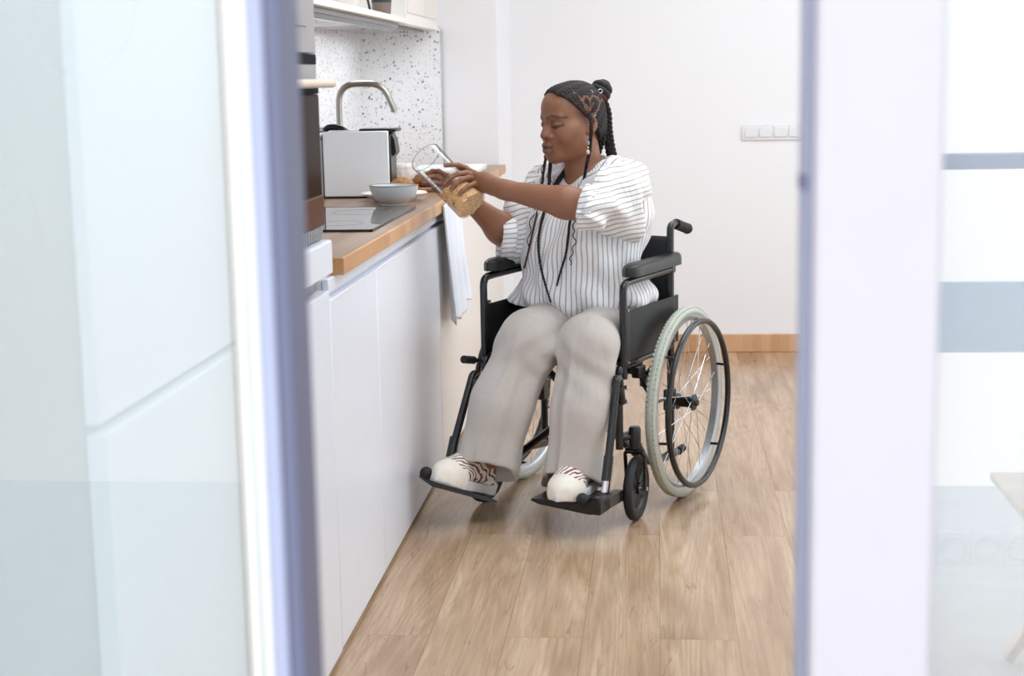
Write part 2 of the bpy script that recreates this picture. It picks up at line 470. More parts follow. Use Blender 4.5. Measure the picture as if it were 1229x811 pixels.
# terrazzo
t = NT('terrazzo'); o = t.obj(); c = srgb(240, 241, 243)
for sc, th, ca, cb in ((62, .24, (66, 98, 122), (128, 158, 176)), (110, .22, (112, 128, 140), (176, 186, 194)), (45, .17, (44, 70, 92), (92, 122, 142))):
    vo = t.new('TexVoronoi'); vo.inputs['Scale'].default_value = sc
    t.link(t.mapping(o, (1, 1, 1), (sc, sc * .3, 0)), vo.inputs['Vector'])
    sp = t.new('SeparateColor'); t.link(vo.outputs['Color'], sp.inputs['Color'])
    chip = t.math('MULTIPLY', t.math('LESS_THAN', vo.outputs['Distance'], t.math('MULTIPLY', sp.outputs[0], th * 1.5)), t.math('GREATER_THAN', sp.outputs[1], .45))
    c = t.mix(chip, c, t.ramp(sp.outputs[2], [(0, srgb(*ca)), (1, srgb(*cb))]))
t.color(c); t.set(Roughness=.25); M['terrazzo'] = t.m

# oven glass and band with the brown room reflection in their colour; slats
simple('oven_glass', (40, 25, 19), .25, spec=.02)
simple('oven_reflection', (92, 58, 40), .3, spec=.05)
simple('oven_slat', (190, 190, 192), .3, .6)

# skin: colour comes from a per-vertex map of the face and hands
t = NT('skin'); n = t.noise(t.obj(), 55, 4, .6)
t.color(t.mix(t.ramp(n, [(.3, (.0, .0, .0)), (.7, (.25, .25, .25))]), t.attr('Col', 'Color'), (.30, .13, .075, 1)))
t.set(Roughness=.46); t.b.inputs['Subsurface Weight'].default_value = .08; t.b.inputs['Subsurface Radius'].default_value = (.012, .005, .003)
t.b.inputs['Specular IOR Level'].default_value = .5; t.bump(t.noise(t.obj(), 400, 2), .05, .001); M['skin'] = t.m
# hair cap: vertex colours carry the partings, fine rows by a wave
t = NT('hair'); w = t.new('TexWave'); w.bands_direction = 'Z'; w.inputs['Scale'].default_value = 30; w.inputs['Distortion'].default_value = 6; w.inputs['Detail'].default_value = 3
t.link(t.obj(), w.inputs['Vector']); n = t.noise(t.obj(), 190, 3)
t.color(t.mix(.25, t.attr('Col', 'Color'), t.mix(n, (.004, .004, .005, 1), (.06, .05, .05, 1)))); t.set(Roughness=.65); t.b.inputs['Specular IOR Level'].default_value = .25
t.bump(t.math('ADD', t.math('MULTIPLY', w.outputs['Fac'], .5), n), .5, .003); M['hair'] = t.m
t = NT('braid'); n = t.noise(t.obj(), 260, 3)
t.color(t.ramp(n, [(.3, srgb(16, 14, 16)), (.7, srgb(50, 41, 40))])); t.set(Roughness=.55); t.b.inputs['Specular IOR Level'].default_value = .3; t.bump(n, .3, .002); M['braid'] = t.m

# striped shirt cloth (stripe coordinate stored per vertex, in metres across the stripes)
def stripes(name):
    t = NT(name); o = t.obj(); s = t.attr('stripe')
    wob = t.math('MULTIPLY', t.math('SUBTRACT', t.noise(o, 9, 2), .5), .012)
    x = t.math('FRACT', t.math('DIVIDE', t.math('ADD', s, wob), .0152))
    a = t.math('MULTIPLY', t.math('GREATER_THAN', x, .38), t.math('LESS_THAN', x, .62))
    e = t.math('MULTIPLY', t.math('GREATER_THAN', x, .535), t.math('LESS_THAN', x, .60))
    c = t.mix(a, srgb(240, 242, 247), srgb(186, 179, 164)); c = t.mix(e, c, srgb(146, 144, 144))
    t.color(c); t.set(Roughness=.85)
    t.b.inputs['Sheen Weight'].default_value = .1
    f = t.noise(t.mapping(o, (1, 1, .45)), 16, 3, .5, .8)
    t.bump(t.math('ADD', f, t.math('MULTIPLY', t.noise(o, 500, 1), .03)), .8, .016); M[name] = t.m
stripes('shirt_stripe')
t = NT('trouser'); o = t.obj()
f = t.noise(t.mapping(o, (1, 1, .4)), 9, 3, .5, .9); wv = t.noise(o, 700, 1)
t.color(t.mix(t.ramp(wv, [(.35, (0, 0, 0)), (.65, (1, 1, 1))]), srgb(184, 177, 171), srgb(200, 193, 187)))
t.set(Roughness=.9); t.b.inputs['Sheen Weight'].default_value = .15
t.bump(t.math('ADD', f, t.math('MULTIPLY', wv, .02)), .55, .02); M['trouser'] = t.m
# zebra print
t = NT('shoe_zebra'); w = t.new('TexWave'); w.inputs['Scale'].default_value = 30; w.inputs['Distortion'].default_value = 9; w.inputs['Detail'].default_value = 2; w.inputs['Detail Scale'].default_value = .9
t.link(t.mapping(t.obj(), (1, .7, 1.1), rot=(0, .5, .4)), w.inputs['Vector'])
t.color(t.ramp(w.outputs['Fac'], [(0, srgb(136, 78, 66)), (.30, srgb(140, 84, 72)), (.38, srgb(240, 236, 228)), (1, srgb(242, 238, 232))]))
t.set(Roughness=.65); M['shoe_zebra'] = t.m
# marble canister
t = NT('marble'); n = t.noise(t.obj(), 14, 6, .65, 1.5)
t.color(t.ramp(n, [(.42, srgb(240, 238, 234)), (.5, srgb(218, 210, 200)), (.56, srgb(242, 240, 236))])); t.set(Roughness=.3); M['marble'] = t.m
t = NT('pastry'); n = t.noise(t.obj(), 60, 4); t.color(t.ramp(n, [(.3, srgb(138, 84, 46)), (.7, srgb(206, 146, 88))])); t.set(Roughness=.6); t.bump(n, .6, .006); M['pastry'] = t.m
t = NT('cereal'); n = t.noise(t.obj(), 130, 3); t.color(t.ramp(n, [(.3, srgb(244, 184, 120)), (.7, srgb(255, 224, 178))])); t.set(Roughness=.7); t.bump(n, .4, .002); M['cereal'] = t.m
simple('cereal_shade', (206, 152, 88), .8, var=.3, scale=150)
t = NT('towel'); n = t.noise(t.obj(), 300, 2); t.color(t.mix(n, srgb(226, 231, 244), srgb(240, 243, 250))); t.set(Roughness=.95); t.bump(n, .4, .003); M['towel'] = t.m
t = NT('curtain'); t.color(t.mix(t.noise(t.obj(), 40, 2), srgb(236, 240, 243), srgb(244, 247, 249))); t.set(Roughness=.9); t.b.inputs['Transmission Weight'].default_value = .0; M['curtain'] = t.m

def glass(name, tint=(1, 1, 1, 1), mirror=.08, haze=0.0, hazecol=(.85, .92, .95, 1), rough=.0):
    """thin glass: see-through, a mirror share that grows at grazing angles, optional diffuse layer standing in for pale reflected light"""
    t = NT(name); t.n.remove(t.b); out = t.n['Material Output']
    tr = t.new('BsdfTransparent'); tr.inputs['Color'].default_value = tint
    gl = t.new('BsdfGlossy'); gl.inputs['Roughness'].default_value = rough
    lw = t.new('LayerWeight'); lw.inputs['Blend'].default_value = .25
    fac = t.math('ADD', t.math('MULTIPLY', lw.outputs['Fresnel'], .55), mirror)
    mx = t.new('MixShader')
    if mirror < .05:
        fr = t.new('Fresnel'); fr.inputs['IOR'].default_value = 1.22; fac = t.math('MULTIPLY', fr.outputs[0], .30); lf = t.new('LayerWeight'); lf.inputs['Blend'].default_value = .5
        t.link(t.ramp(lf.outputs['Facing'], [(.55, tint), (.97, (.66, .68, .69, 1))]), tr.inputs['Color'])
    t.link(fac, mx.inputs[0]); t.link(tr.outputs[0], mx.inputs[1]); t.link(gl.outputs[0], mx.inputs[2]); last = mx.outputs[0]
    if haze:  # paints the pane's pale sky reflection as diffuse colour
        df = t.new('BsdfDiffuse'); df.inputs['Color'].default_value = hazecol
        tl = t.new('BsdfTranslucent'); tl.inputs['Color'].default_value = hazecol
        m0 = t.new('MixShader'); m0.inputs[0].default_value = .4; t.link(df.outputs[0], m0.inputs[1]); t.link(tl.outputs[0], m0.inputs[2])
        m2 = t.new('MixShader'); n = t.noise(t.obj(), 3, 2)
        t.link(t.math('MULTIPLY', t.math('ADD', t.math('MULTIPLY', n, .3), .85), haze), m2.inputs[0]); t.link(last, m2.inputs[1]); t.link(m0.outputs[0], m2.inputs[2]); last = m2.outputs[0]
    t.link(last, out.inputs['Surface']); M[name] = t.m
glass('jar_glass', (.985, .99, .99, 1), .02, rough=.02)
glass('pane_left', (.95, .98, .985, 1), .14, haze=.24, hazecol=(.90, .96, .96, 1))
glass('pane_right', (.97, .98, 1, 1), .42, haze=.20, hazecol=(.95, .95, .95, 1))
glass('jar_rim', (.80, .82, .83, 1), .12, rough=.05)
glass('tank_glass', (.85, .87, .88, 1), .15)
# ------------------------------------------------------------------ helpers for things
def thing(name, label, cat, loc=(0, 0, 0), rz=0.0, group=None):
    return tag(empty(name, loc, rz), label, cat, group)
def struct(mb, name, mat, parent=None, **k):
    o = mb.build(name, mat, parent, **k)
    if parent is None: o['kind'] = 'structure'
    return o

XL, XC, YB, YK, ZT = -1.42, -.745, 7.63, 7.50, .93      # left wall, cabinet fronts, back wall, kitchen end wall, worktop
XR, ZC, YF = 2.3, 2.65, 1.42
# floor, walls, ceiling
struct(MB().box((XL - .1, .9, -.05), (XR + .1, YB + .1, 0)), 'floor', M['oak_floor'])
struct(MB().box((XL - .1, YB, 0), (XR + .1, YB + .1, ZC)), 'wall_back', M['wall_paint'])
# the end wall of the kitchen run stands a hand's width forward and ends in a slanting reveal
xs = atY(598, 150, YK)[0]; xe = atY(613, 150, YB)[0]
struct(MB().prism([(XL, YK), (xs, YK), (xe, YB), (XL, YB)], 2, 0, ZC), 'wall_kitchen', M['wall_paint'], smooth=False)
struct(MB().box((XL - .1, .9, 0), (XL, YB, ZC)), 'wall_left', M['wall_paint'])
m_ = MB(); WY0, WY1, WZ0, WZ1 = 3.75, 7.15, .25, 2.45
for a, b in (((XR, .9, 0), (XR + .1, WY0, ZC)), ((XR, WY1, 0), (XR + .1, YB, ZC)), ((XR, WY0, 0), (XR + .1, WY1, WZ0)), ((XR, WY0, WZ1), (XR + .1, WY1, ZC))): m_.box(a, b)
struct(m_, 'wall_right', M['wall_paint'])
w2_ = empty('window_2', (XR, 0, 0)); w2_['kind'] = 'structure'  # unseen window, added to let sky light in from the right
m_ = MB()
for y in (WY0, (WY0 + WY1) / 2 - .03, WY1 - .06): m_.box((.02, y, WZ0), (.08, y + .06, WZ1), .003)
for z in (WZ0, WZ1 - .06): m_.box((.021, WY0 + .06, z), (.079, WY1 - .06, z + .06), .003)
m_.build('window_frame', M['shelf_white'], w2_)
struct(MB().box((XL - .1, .9, ZC), (XR + .1, YB + .1, ZC + .1)), 'ceiling', M['ceiling_paint'])
struct(MB().box((xe + .002, YB - .015, 0), (XR, YB, .088), .003), 'baseboard_back', M['oak_trim'])
# short wall seen through the right-hand pane, with its sockets
YP = 3.35; xp = .46
struct(MB().box((xp, YP, 0), (XR, YP + .12, ZC)), 'wall_partition', M['wall_paint'])
struct(MB().box((xp - .012, YP - .015, 0), (XR, YP, .245), .003), 'baseboard_partition', M['cream_and_bounce'])
for i in range(3):
    x, _, z = atY(1144 + 40 * i, 657, YP)
    so = thing('wall_socket', ['round white wall socket low on the wall behind the right glass pane, nearest the post',
        'middle white wall socket in the row of three behind the right glass pane',
        'white wall socket farthest from the post, at the right picture edge behind glass'][i], 'socket', (x, YP - .001, z), group='wall sockets behind the glass pane')
    R = mat4(frame((0, -1, 0)), (0, 0, 0))
    MB().box((-.0345, -.008, -.038), (.0345, 0, .038), .003).build('face_plate', M['switch_white'], so)
    MB().lathe([(.0001, .004), (.019, .004), (.021, .012), (.026, .013), (.029, .008), (.029, 0)], 32, R).build('socket_ring', M['socket_white'], so)
    p = MB()
    for sx in (-1, 1): p.tube([(sx * .0095, -.0035, 0), (sx * .0095, -.0062, 0)], .0028, 8)
    p.build('socket_hole', M['plastic_black'], so)
# light switches on the back wall
a = atY(890, 168.5, YB); b = atY(966, 149, YB)
sw = thing('light_switch_panel', 'long white four-gang light switch panel on the back wall', 'light switch', ((a[0] + b[0]) / 2, YB - .0005, (a[2] + b[2]) / 2))
w, h = (b[0] - a[0]) / 2, (b[2] - a[2]) / 2
MB().box((-w, -.010, -h), (w, 0, h), .003).build('face_plate', M['switch_white'], sw)
for i in range(4):
    x0 = -w + .012 + i * (2 * w - .02) / 4
    MB().box((x0, -.0165, -h + .013), (x0 + (2 * w - .02) / 4 - .008, -.008, h - .011), .004).build('rocker', M['switch_white'], sw)

# ------------------------------------------------------------------ kitchen: base units, worktop, tall unit
Y0 = 3.48
def base_unit(y0, y1, label, mat, channel=True, y_end=None):
    u = thing('base_cabinet', label, 'cabinet', (0, y0, 0))
    L = y1 - y0
    MB().box((XL, .002, .0), (XC - .020, L - .002, .888), .001).build('carcass', M['cabinet_white'], u)
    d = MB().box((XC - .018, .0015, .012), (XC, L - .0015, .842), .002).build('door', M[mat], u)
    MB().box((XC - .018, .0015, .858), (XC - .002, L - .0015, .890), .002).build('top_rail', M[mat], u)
    return u
base_unit(Y0 + .01, 4.087, 'white handleless base cabinet under the worktop, nearest the tall unit', 'cabinet_white')
base_unit(4.087, 5.26, 'white base cabinet under the worktop between the first cabinet and the towel', 'cabinet_white')
base_unit(5.26, YK, 'white base cabinet with warm bounce light in its colour, at the far end of the worktop, behind the wheelchair footrest', 'cream_and_bounce')  # warm light off the floor is put into this front's colour
w0 = 3.565
XW = -.725
wt = thing('worktop', 'long oak kitchen worktop with a stave edge running along the left wall', 'worktop', (0, w0, ZT - .039))
MB().box((XL, 0, .0), (XW - .012, YK - w0 - .001, .039)).build('slab', M['oak_worktop'], wt, smooth=False)
MB().box((XW - .0119, 0, .0), (XW, YK - w0 - .001, .0392), .002).build('front_edge', M['oak_edge'], wt)
MB().box((XL, -.003, .0), (XW, -.0001, .0391)).build('end_grain', M['oak_edge'], wt)

# tall unit with the oven, running towards the camera behind the open glass leaf
T0 = 2.02; XT = -.754
tu = thing('tall_cabinet', 'tall pale grey-white oven housing at the left, just beyond the glass door', 'cabinet', (0, T0, 0))
LT = Y0 - T0; yo = LT - .60                       # the oven bay is the far 60 cm
MB().box((XL + .004, .02, 0.0), (XT - .022, LT - .001, ZC - .06), .001).build('carcass', M['cabinet_grey'], tu)
MB().box((XT - .02, .0, .012), (XC + .002, yo - .002, .866), .002).build('door', M['cabinet_white'], tu)
MB().box((XT - .02, .0, .878), (XT, yo - .002, ZC - .06), .002).build('door', M['cabinet_white'], tu)
MB().box((XT - .02, yo + .002, .012), (XC + .002, LT - .001, .866), .002).build('door', M['cabinet_white'], tu)
MB().box((XT - .02, yo + .002, .905), (XT + .021, LT, .982), .004).build('drawer_front', M['cabinet_white'], tu)
ud = MB().box((XT - .02, yo + .002, 1.394), (XT, LT - .001, ZC - .06), .002).build('door', M['cabinet_grey'], tu)
MB().box((XT - .001, yo + .07, 1.45), (XT + .003, LT - .09, ZC - .12), .001).build('door_panel', M['cabinet_grey'], ud)
ov = thing('oven', 'built-in oven with dark glass door, brown reflection in its colour, and pale bar handle in the tall unit', 'oven', (0, T0 + yo, .984))
MB().box((XT - .019, .004, .0), (XT - .004, .594, .40), .002).build('body', M['cabinet_grey'], ov)
MB().box((XT - .004, .006, .340), (XT + .001, .592, .386), .001).build('control_panel', M['cabinet_grey'], ov)
MB().box((XT - .004, .006, .3865), (XT + .002, .592, .4085), .001).build('vent_gap', M['gap_dark'], ov)
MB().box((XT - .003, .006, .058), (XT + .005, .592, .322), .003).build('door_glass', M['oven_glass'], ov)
MB().box((XT - .003, .006, .032), (XT + .008, .592, .100), .003).build('reflection_band', M['oven_reflection'], ov)  # brown band painted in for a reflection in the door glass
MB().box((XT - .004, .006, .0), (XT - .001, .592, .034), .001).build('vent_back', M['plastic_black'], ov)
MB().box((XT - .003, .006, .3225), (XT + .0055, .592, .338), .002).build('door_trim', M['gap_dark'], ov)
s_ = MB()
for k in range(26): s_.box((XT - .001, .014 + k * .0225, .003), (XT + .004, .024 + k * .0225, .030), .001)
s_.build('vent_slats', M['oven_slat'], ov)
hd = MB().tube([(XT + .040, .03, .345), (XT + .040, .575, .345)], .0095, 14)
for yy in (.09, .515): hd.tube([(XT - .002, yy, .345), (XT + .040, yy, .345)], .006, 10)
hd.build('handle', M['beige_plastic'], ov)

# terrazzo splashback: wall part and return at the end wall
xk = atY(530, 100, YK)[0]; ZU = 1.566
struct(MB().box((XL, Y0, ZT), (XL + .012, YK - .0125, ZU + .02)), 'trim_splashback', M['terrazzo'])
struct(MB().box((XL, YK - .012, ZT), (xk, YK - .0005, ZU + .02)), 'trim_splashback_end', M['terrazzo'])
struct(MB().box((xk, YK - .013, ZT), (xk + .008, YK - .0005, ZU), .001), 'trim_splashback_edge', M['alloy'])

# wall units: closed cabinet at the end, open shelf over the hood
XU = -1.035
ysh = atX(488, 28, XU)[1]
uc = thing('wall_cabinet', 'white closed wall cabinet at the far end above the splashback', 'cabinet', (0, ysh, ZU))
MB().box((XL, .002, .0), (XU - .02, YK - ysh - .001, .75), .001).build('carcass', M['shelf_white'], uc)
MB().box((XU - .019, .003, -.001), (XU - .004, YK - ysh - .002, .75), .002).build('face_frame', M['shelf_white'], uc)
MB().box((XU - .006, .03, .045), (XU + .002, (YK - ysh) * .56, .75), .003).build('door', M['cream_and_bounce'], uc)
MB().box((XU - .006, (YK - ysh) * .58, .045), (XU + .002, YK - ysh - .03, .75), .003).build('door', M['cream_and_bounce'], uc)
us = thing('open_shelf_unit', 'white open wall shelf above the worktop with a dark cup on it', 'shelf', (0, Y0, ZU))
LS = ysh - Y0
MB().box((XL, .002, .0), (XU, LS - .002, .023), .002).build('shelf_board', M['shelf_white'], us)
MB().box((XL, .002, .0235), (XL + .012, LS - .002, .78), .001).build('back_panel', M['shelf_white'], us)
MB().box((XL + .013, LS - .022, .0235), (XU, LS - .002, .78), .001).build('side_panel', M['shelf_white'], us)
MB().box((XL, .002, .745), (XU, LS - .024, .78), .001).build('top_board', M['shelf_white'], us)
hoo = thing('range_hood', 'flat grey range hood under the wall shelf, with a dark glass strip', 'range hood', (0, 4.15, ZU - .018))
MB().box((XL + .02, 0, 0), (XU - .03, ysh - 4.18, .0175), .002).build('housing', M['hood_grey'], hoo)
g = MB()
for k in range(9): g.box((XL + .06, .12 + k * .2, -.004), (XU - .07, .30 + k * .2, 0.001), .001)
g.build('grease_filter', M['alloy'], hoo)
MB().box((XU - .066, .06, -.016), (XU - .036, ysh - 4.24, .001), .001).build('glass_strip', M['dark_glass'], hoo)
MB().box((XL + .03, .03, -.014), (XU - .06, YK - ysh - .05, -.0015), .002).build('light_panel', M['dark_glass'], uc)
# cup, bowl and trivet on the shelf
zs = ZU + .0235
p = atX(460, 10, -1.09)
cp = thing('tumbler_cup', 'dark grey cup with a brown band standing on the wall shelf', 'cup', (-1.10, p[1] + .02, zs))
MB().lathe([(.0001, .0), (.034, .0), (.036, .006), (.0395, .052)], 32).build('lower_band', M['cup_brown'], cp)
MB().lathe([(.0398, .0521), (.044, .15), (.041, .15), (.037, .0525), (.0001, .0525)], 32).build('body', M['cup_dark'], cp)
p = atX(400, 2, -1.12)
bb = MB().lathe([(.0001, 0), (.035, 0), (.06, .02), (.085, .07), (.081, .07), (.055, .024), (.0001, .012)], 40).build('shelf_bowl', M['cream_and_bounce'])
bb.location = (-1.14, p[1] + .25, zs); tag(bb, 'cream bowl on the wall shelf, cut by the top picture edge', 'bowl')
p = atX(432, 2, -1.1)
st = thing('plant_stand', 'small dark-footed stand on the wall shelf beside the dark cup', 'stand', (-1.12, p[1] + .05, zs))
for k in range(3):
    aa = k * 2.094 + .4
    MB().tube([(.05 * math.cos(aa), .05 * math.sin(aa), 0), (.035 * math.cos(aa), .035 * math.sin(aa), .07)], .005, 8).build('leg', M['cup_dark'], st)
MB().lathe([(.0001, .07), (.045, .07), (.06, .13), (.056, .13), (.042, .078), (.0001, .078)], 32).build('bowl', M['ceramic_white'], st)

# induction hob
hb = thing('induction_hob', 'black glass induction hob let into the worktop, mirroring the white machine', 'hob', (-1.03, 4.585, ZT + .0003))
MB().box((-.255, -.385, 0), (.255, .385, .006), .002).build('glass_plate', M['hob_glass'], hb)
fr_ = MB()
for s in (-1, 1):
    fr_.box((-.258, s * .385 - .003, -.0001), (.258, s * .385 + .003, .0065), .001); fr_.box((s * .255 - .003, -.388, -.0001), (s * .255 + .003, .388, .0065), .001)
fr_.build('frame', M['frame_black'], hb)
for (x, y, r) in ((-.12, -.19, .09), (.12, -.19, .075), (-.12, .19, .075), (.12, .19, .09)):
    ring = MB().lathe([(r, .0061), (r, .0063), (r + .002, .0063), (r + .002, .0061)], 48, mat4(np.eye(3), (x, y, 0)))
    ring.build('zone_marking', M['hood_grey'], hb)

# white coffee machine
cm = atZ(391, 238, ZT); cr = atZ(467, 238, ZT)
Ym = (cm[1] + cr[1]) / 2
hm = atY(430, 157.5, Ym)[2] - ZT; wm = cr[0] - cm[0]
mc = thing('coffee_machine', 'white boxy coffee machine with black lid beside the hob', 'coffee machine', ((cm[0] + cr[0]) / 2, Ym, ZT))
h2 = wm / 2
MB().box((-h2, 0, .006), (h2, .012, hm), .003).build('side_panel', M['machine_white'], mc)
MB().box((-h2 - .006, .0125, .0), (h2 + .006, .13, hm - .008), .004).build('body', M['plastic_black'], mc)
MB().box((-h2, .1305, .006), (h2, .1425, hm), .003).build('side_panel', M['machine_white'], mc)
MB().box((h2 * .1, .01, hm - .004), (h2 + .026, .13, hm + .008), .003).build('lid', M['plastic_black'], mc)
MB().prism([(h2 + .004, hm - .01), (h2 + .016, hm - .03), (h2 + .022, hm - .075), (h2 + .012, hm - .09), (h2 + .004, hm - .08)], 1, .03, .11).build('spout_head', M['plastic_black'], mc)
MB().box((-h2 - .03, .02, .0), (-h2 - .0065, .12, hm - .02), .004).build('water_tank', M['tank_glass'], mc)
MB().box((-h2 - .032, .018, hm - .02), (-h2 - .0062, .122, hm - .006), .003).build('tank_lid', M['machine_white'], mc)
MB().box((-h2 - .034, .016, 0.0), (-h2 - .0062, .0195, hm - .03), .001).build('tank_strip', M['alloy'], mc)
# kettle behind the machine
p = atY(384, 158, 5.75)
ke = thing('kettle', 'black kettle behind the white coffee machine, only handle and shoulder showing', 'kettle', (p[0] - .06, 5.85, ZT))
zt = p[2] - ZT
MB().lathe([(.0001, 0), (.085, 0), (.088, .02), (.08, zt - .06), (.066, zt), (.03, zt + .018), (.0001, zt + .02)], 40).build('body', M['plastic_black'], ke)
MB().tube(spline([(.05, 0, zt - .005), (.075, 0, zt + .012), (.12, 0, zt + .006), (.15, 0, zt - .025), (.152, 0, zt - .09), (.12, 0, zt - .15), (.082, 0, zt - .16)], 6), .012, 12).build('handle', M['frame_black'], ke)
# mixer tap
yt = 6.2
q = lambda u, v: atY(u, v, yt)
fx = q(408, 158)[0]
fa = thing('kitchen_tap', 'brushed steel arched kitchen tap in front of the terrazzo splashback', 'tap', (fx, yt, ZT))
top = q(430, 100.5)[2] - ZT; e = q(474, 134)
pts = fillet([(0, 0, .03), (0, 0, top), (q(459, 100)[0] - fx, 0, top), (e[0] - fx, 0, e[2] - ZT)], .075, 10)
MB().tube(pts, .0125, 18).build('spout', M['steel_brushed'], fa)
MB().lathe([(.0001, 0), (.027, 0), (.027, .006), (.023, .010), (.022, .075), (.013, .082)], 32).build('base', M['steel_brushed'], fa)
MB().tube([(0, -.02, .05), (0, -.075, .075)], .005, 10).build('lever', M['steel_brushed'], fa)
# bowl, plate, pastries, canister, board
bo = thing('cereal_bowl', 'pale blue ceramic bowl with a brown rim on the worktop edge', 'bowl', (-.862, 5.10, ZT))
MB().lathe([(.0001, .0), (.040, .0), (.043, .003), (.043, .007), (.052, .012), (.070, .030), (.0785, .055), (.080, .066), (.0768, .066), (.072, .052), (.060, .026), (.040, .014), (.0001, .011)], 64).build('body', M['ceramic_blue'], bo)
MB().lathe([(.0766, .0662), (.0785, .0678), (.0803, .0660), (.0800, .0645)], 64).build('rim', M['rim_brown'], bo)
pl = MB().lathe([(.0001, .004), (.06, .004), (.064, .0), (.07, .0), (.075, .006), (.112, .024), (.116, .027), (.112, .029), (.072, .011), (.0001, .009)], 64).build('dinner_plate', M['ceramic_white'])
pl.location = (-.895, 5.305, ZT); tag(pl, 'white plate under the pastries, behind the blue bowl', 'plate')
def croissant(name, c, L, r, rz, label):
    V = MB(); t_ = np.linspace(0, 1, 33)
    pts = [(L * (t - .5), -.35 * L * (1 - (2 * t - 1) ** 2) * .6, r * (.35 + .6 * (1 - (2 * t - 1) ** 2))) for t in t_]
    rad = [r * (.22 + .78 * (1 - (2 * t - 1) ** 2)) * (1 + .09 * abs(math.sin(t * PI * 6))) for t in t_]
    V.tube(pts, rad, 16); o = V.build(name, M['pastry']); o.location = c; o.rotation_euler = (0, 0, rz)
    tag(o, label, 'pastry')
croissant('croissant', (-.874, 5.33, ZT + .0097), .088, .035, .25, 'brown croissant on the white plate, showing above the bowl rim')
cn = thing('canister', 'small marbled white canister in front of the splashback, behind the croissant', 'canister', (-.945, 5.80, ZT))
MB().lathe([(.0001, 0), (.044, 0), (.046, .004), (.046, .085), (.0001, .085)], 48).build('body', M['marble'], cn)
MB().lathe([(.0001, .0855), (.0475, .0855), (.0475, .097), (.045, .1), (.0001, .1)], 48).build('lid', M['marble'], cn)
bd = MB().box((-.075, -.16, 0), (.075, .16, .016), .004).build('cutting_board', M['board_wood']); bd.location = (-.845, 5.84, ZT)
tag(bd, 'small wooden board with a bun on it, beyond the plate', 'cutting board')
bu = MB().ico((0, 0, .027), (.058, .066, .03), 24).build('bread_bun', M['pastry']); bu.location = (-.845, 5.78, ZT + .0135)
tag(bu, 'golden bun on the wooden board behind the jar', 'bun')
tr = thing('serving_tray', 'flat white tray near the far end of the worktop', 'tray', (-.93, 6.95, ZT))
MB().box((-.15, -.22, 0), (.15, .22, .008), .003).build('base', M['paper_white'], tr)
rr = MB()
for s in (-1, 1): rr.box((s * .147 - .004, -.22, .0081), (s * .147 + .004, .22, .022), .002); rr.box((-.142, s * .217 - .004, .0081), (.142, s * .217 + .004, .022), .002)
rr.build('rim', M['paper_white'], tr)
# towel folded over the front of the worktop edge
ya, yb, zb_ = 5.23, 5.66, .50
def towel(s, t):
    y = ya + (yb - ya) * s * (1 - .1 * (1 - t)) + .015 * np.sin(9 * t) * s + .075 * t * (1 - .1 * s)
    top = ZT - .012
    z = top - (top - zb_) * t + .05 * s ** 2 * t + .012 * np.sin(s * 11) * t
    x = XW + .006 + .010 * np.sin(s * 21 + 2 * t) * (.25 + t) + .012 * t + .012 * s * t
    x = np.maximum(x, XW + .004)
    return np.stack([x, y, z], 1)
tw = thing('tea_towel', 'white tea towel hanging over the cabinet front beside the jar', 'towel', (0, 0, 0))
grid_obj('cloth', towel, 60, 50, M['towel'], tw, .003)
hm_ = grid_obj('hem', lambda s, t: towel(s * 0 + .0 + .018 * s, t) + np.array([.0025, 0, 0]), 4, 50, M['lace_white'], tw, .002)

# ------------------------------------------------------------------ the glazed front: open leaf at the left, fixed post and pane at the right
yd = 1.30
def vx(u): return atY(u, 92, yd)[0]
dl = empty('door_1', (0, yd, 0)); dl['kind'] = 'structure'
x0, x3 = vx(276.5), vx(349)
MB().box((vx(311), -.036, .02), (vx(330), .030, 2.55), .002).build('stile', M['lavender_light'], dl)
MB().box((vx(330.3), -.034, .02), (x3, .036, 2.55), .002).build('stile_edge', M['lavender_dark'], dl)  # side-face shade is put into this edge's dark colour
MB().box((x0, -.028, .02), (vx(281), .02, 2.55), .001).build('gasket', M['gasket_brown'], dl)
MB().box((vx(281.3), -.032, .02), (vx(294), .025, 2.55), .002).build('gasket', M['lace_white'], dl)
MB().box((vx(294.2), -.026, .02), (vx(297), .025, 2.55), .001).build('gasket', M['gasket_grey'], dl)
MB().box((vx(297.2), -.032, .02), (vx(310.6), .025, 2.55), .002).build('gasket', M['lace_white'], dl)
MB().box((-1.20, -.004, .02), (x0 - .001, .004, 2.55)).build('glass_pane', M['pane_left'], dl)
MB().box((-1.20, -.035, -.0), (x3, .035, .0195), .002).build('bottom_rail', M['lavender_paint'], dl)
wr = empty('window_1', (0, yd, 0)); wr['kind'] = 'structure'
r0, r1, r2 = vx(967), vx(973), vx(1124)
MB().box((r0, -.03, 0), (r1 - .0005, .055, 2.6), .002).build('gasket', M['lavender_light'], wr)
MB().box((r1, -.045, 0), (r2, .07, 2.6), .004).build('post', M['lavender_paint'], wr)
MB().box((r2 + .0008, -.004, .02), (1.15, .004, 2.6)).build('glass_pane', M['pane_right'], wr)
MB().box((r2, -.035, -.0), (1.15, .035, .0195), .002).build('bottom_rail', M['lavender_paint'], wr)
p = atY(966.5, 218, yd)
MB().box((r0 - .004, -.02, p[2] - .006), (r0 - .0002, .02, p[2] + .006), .001).build('strike_plate', M['lavender_dark'], wr)
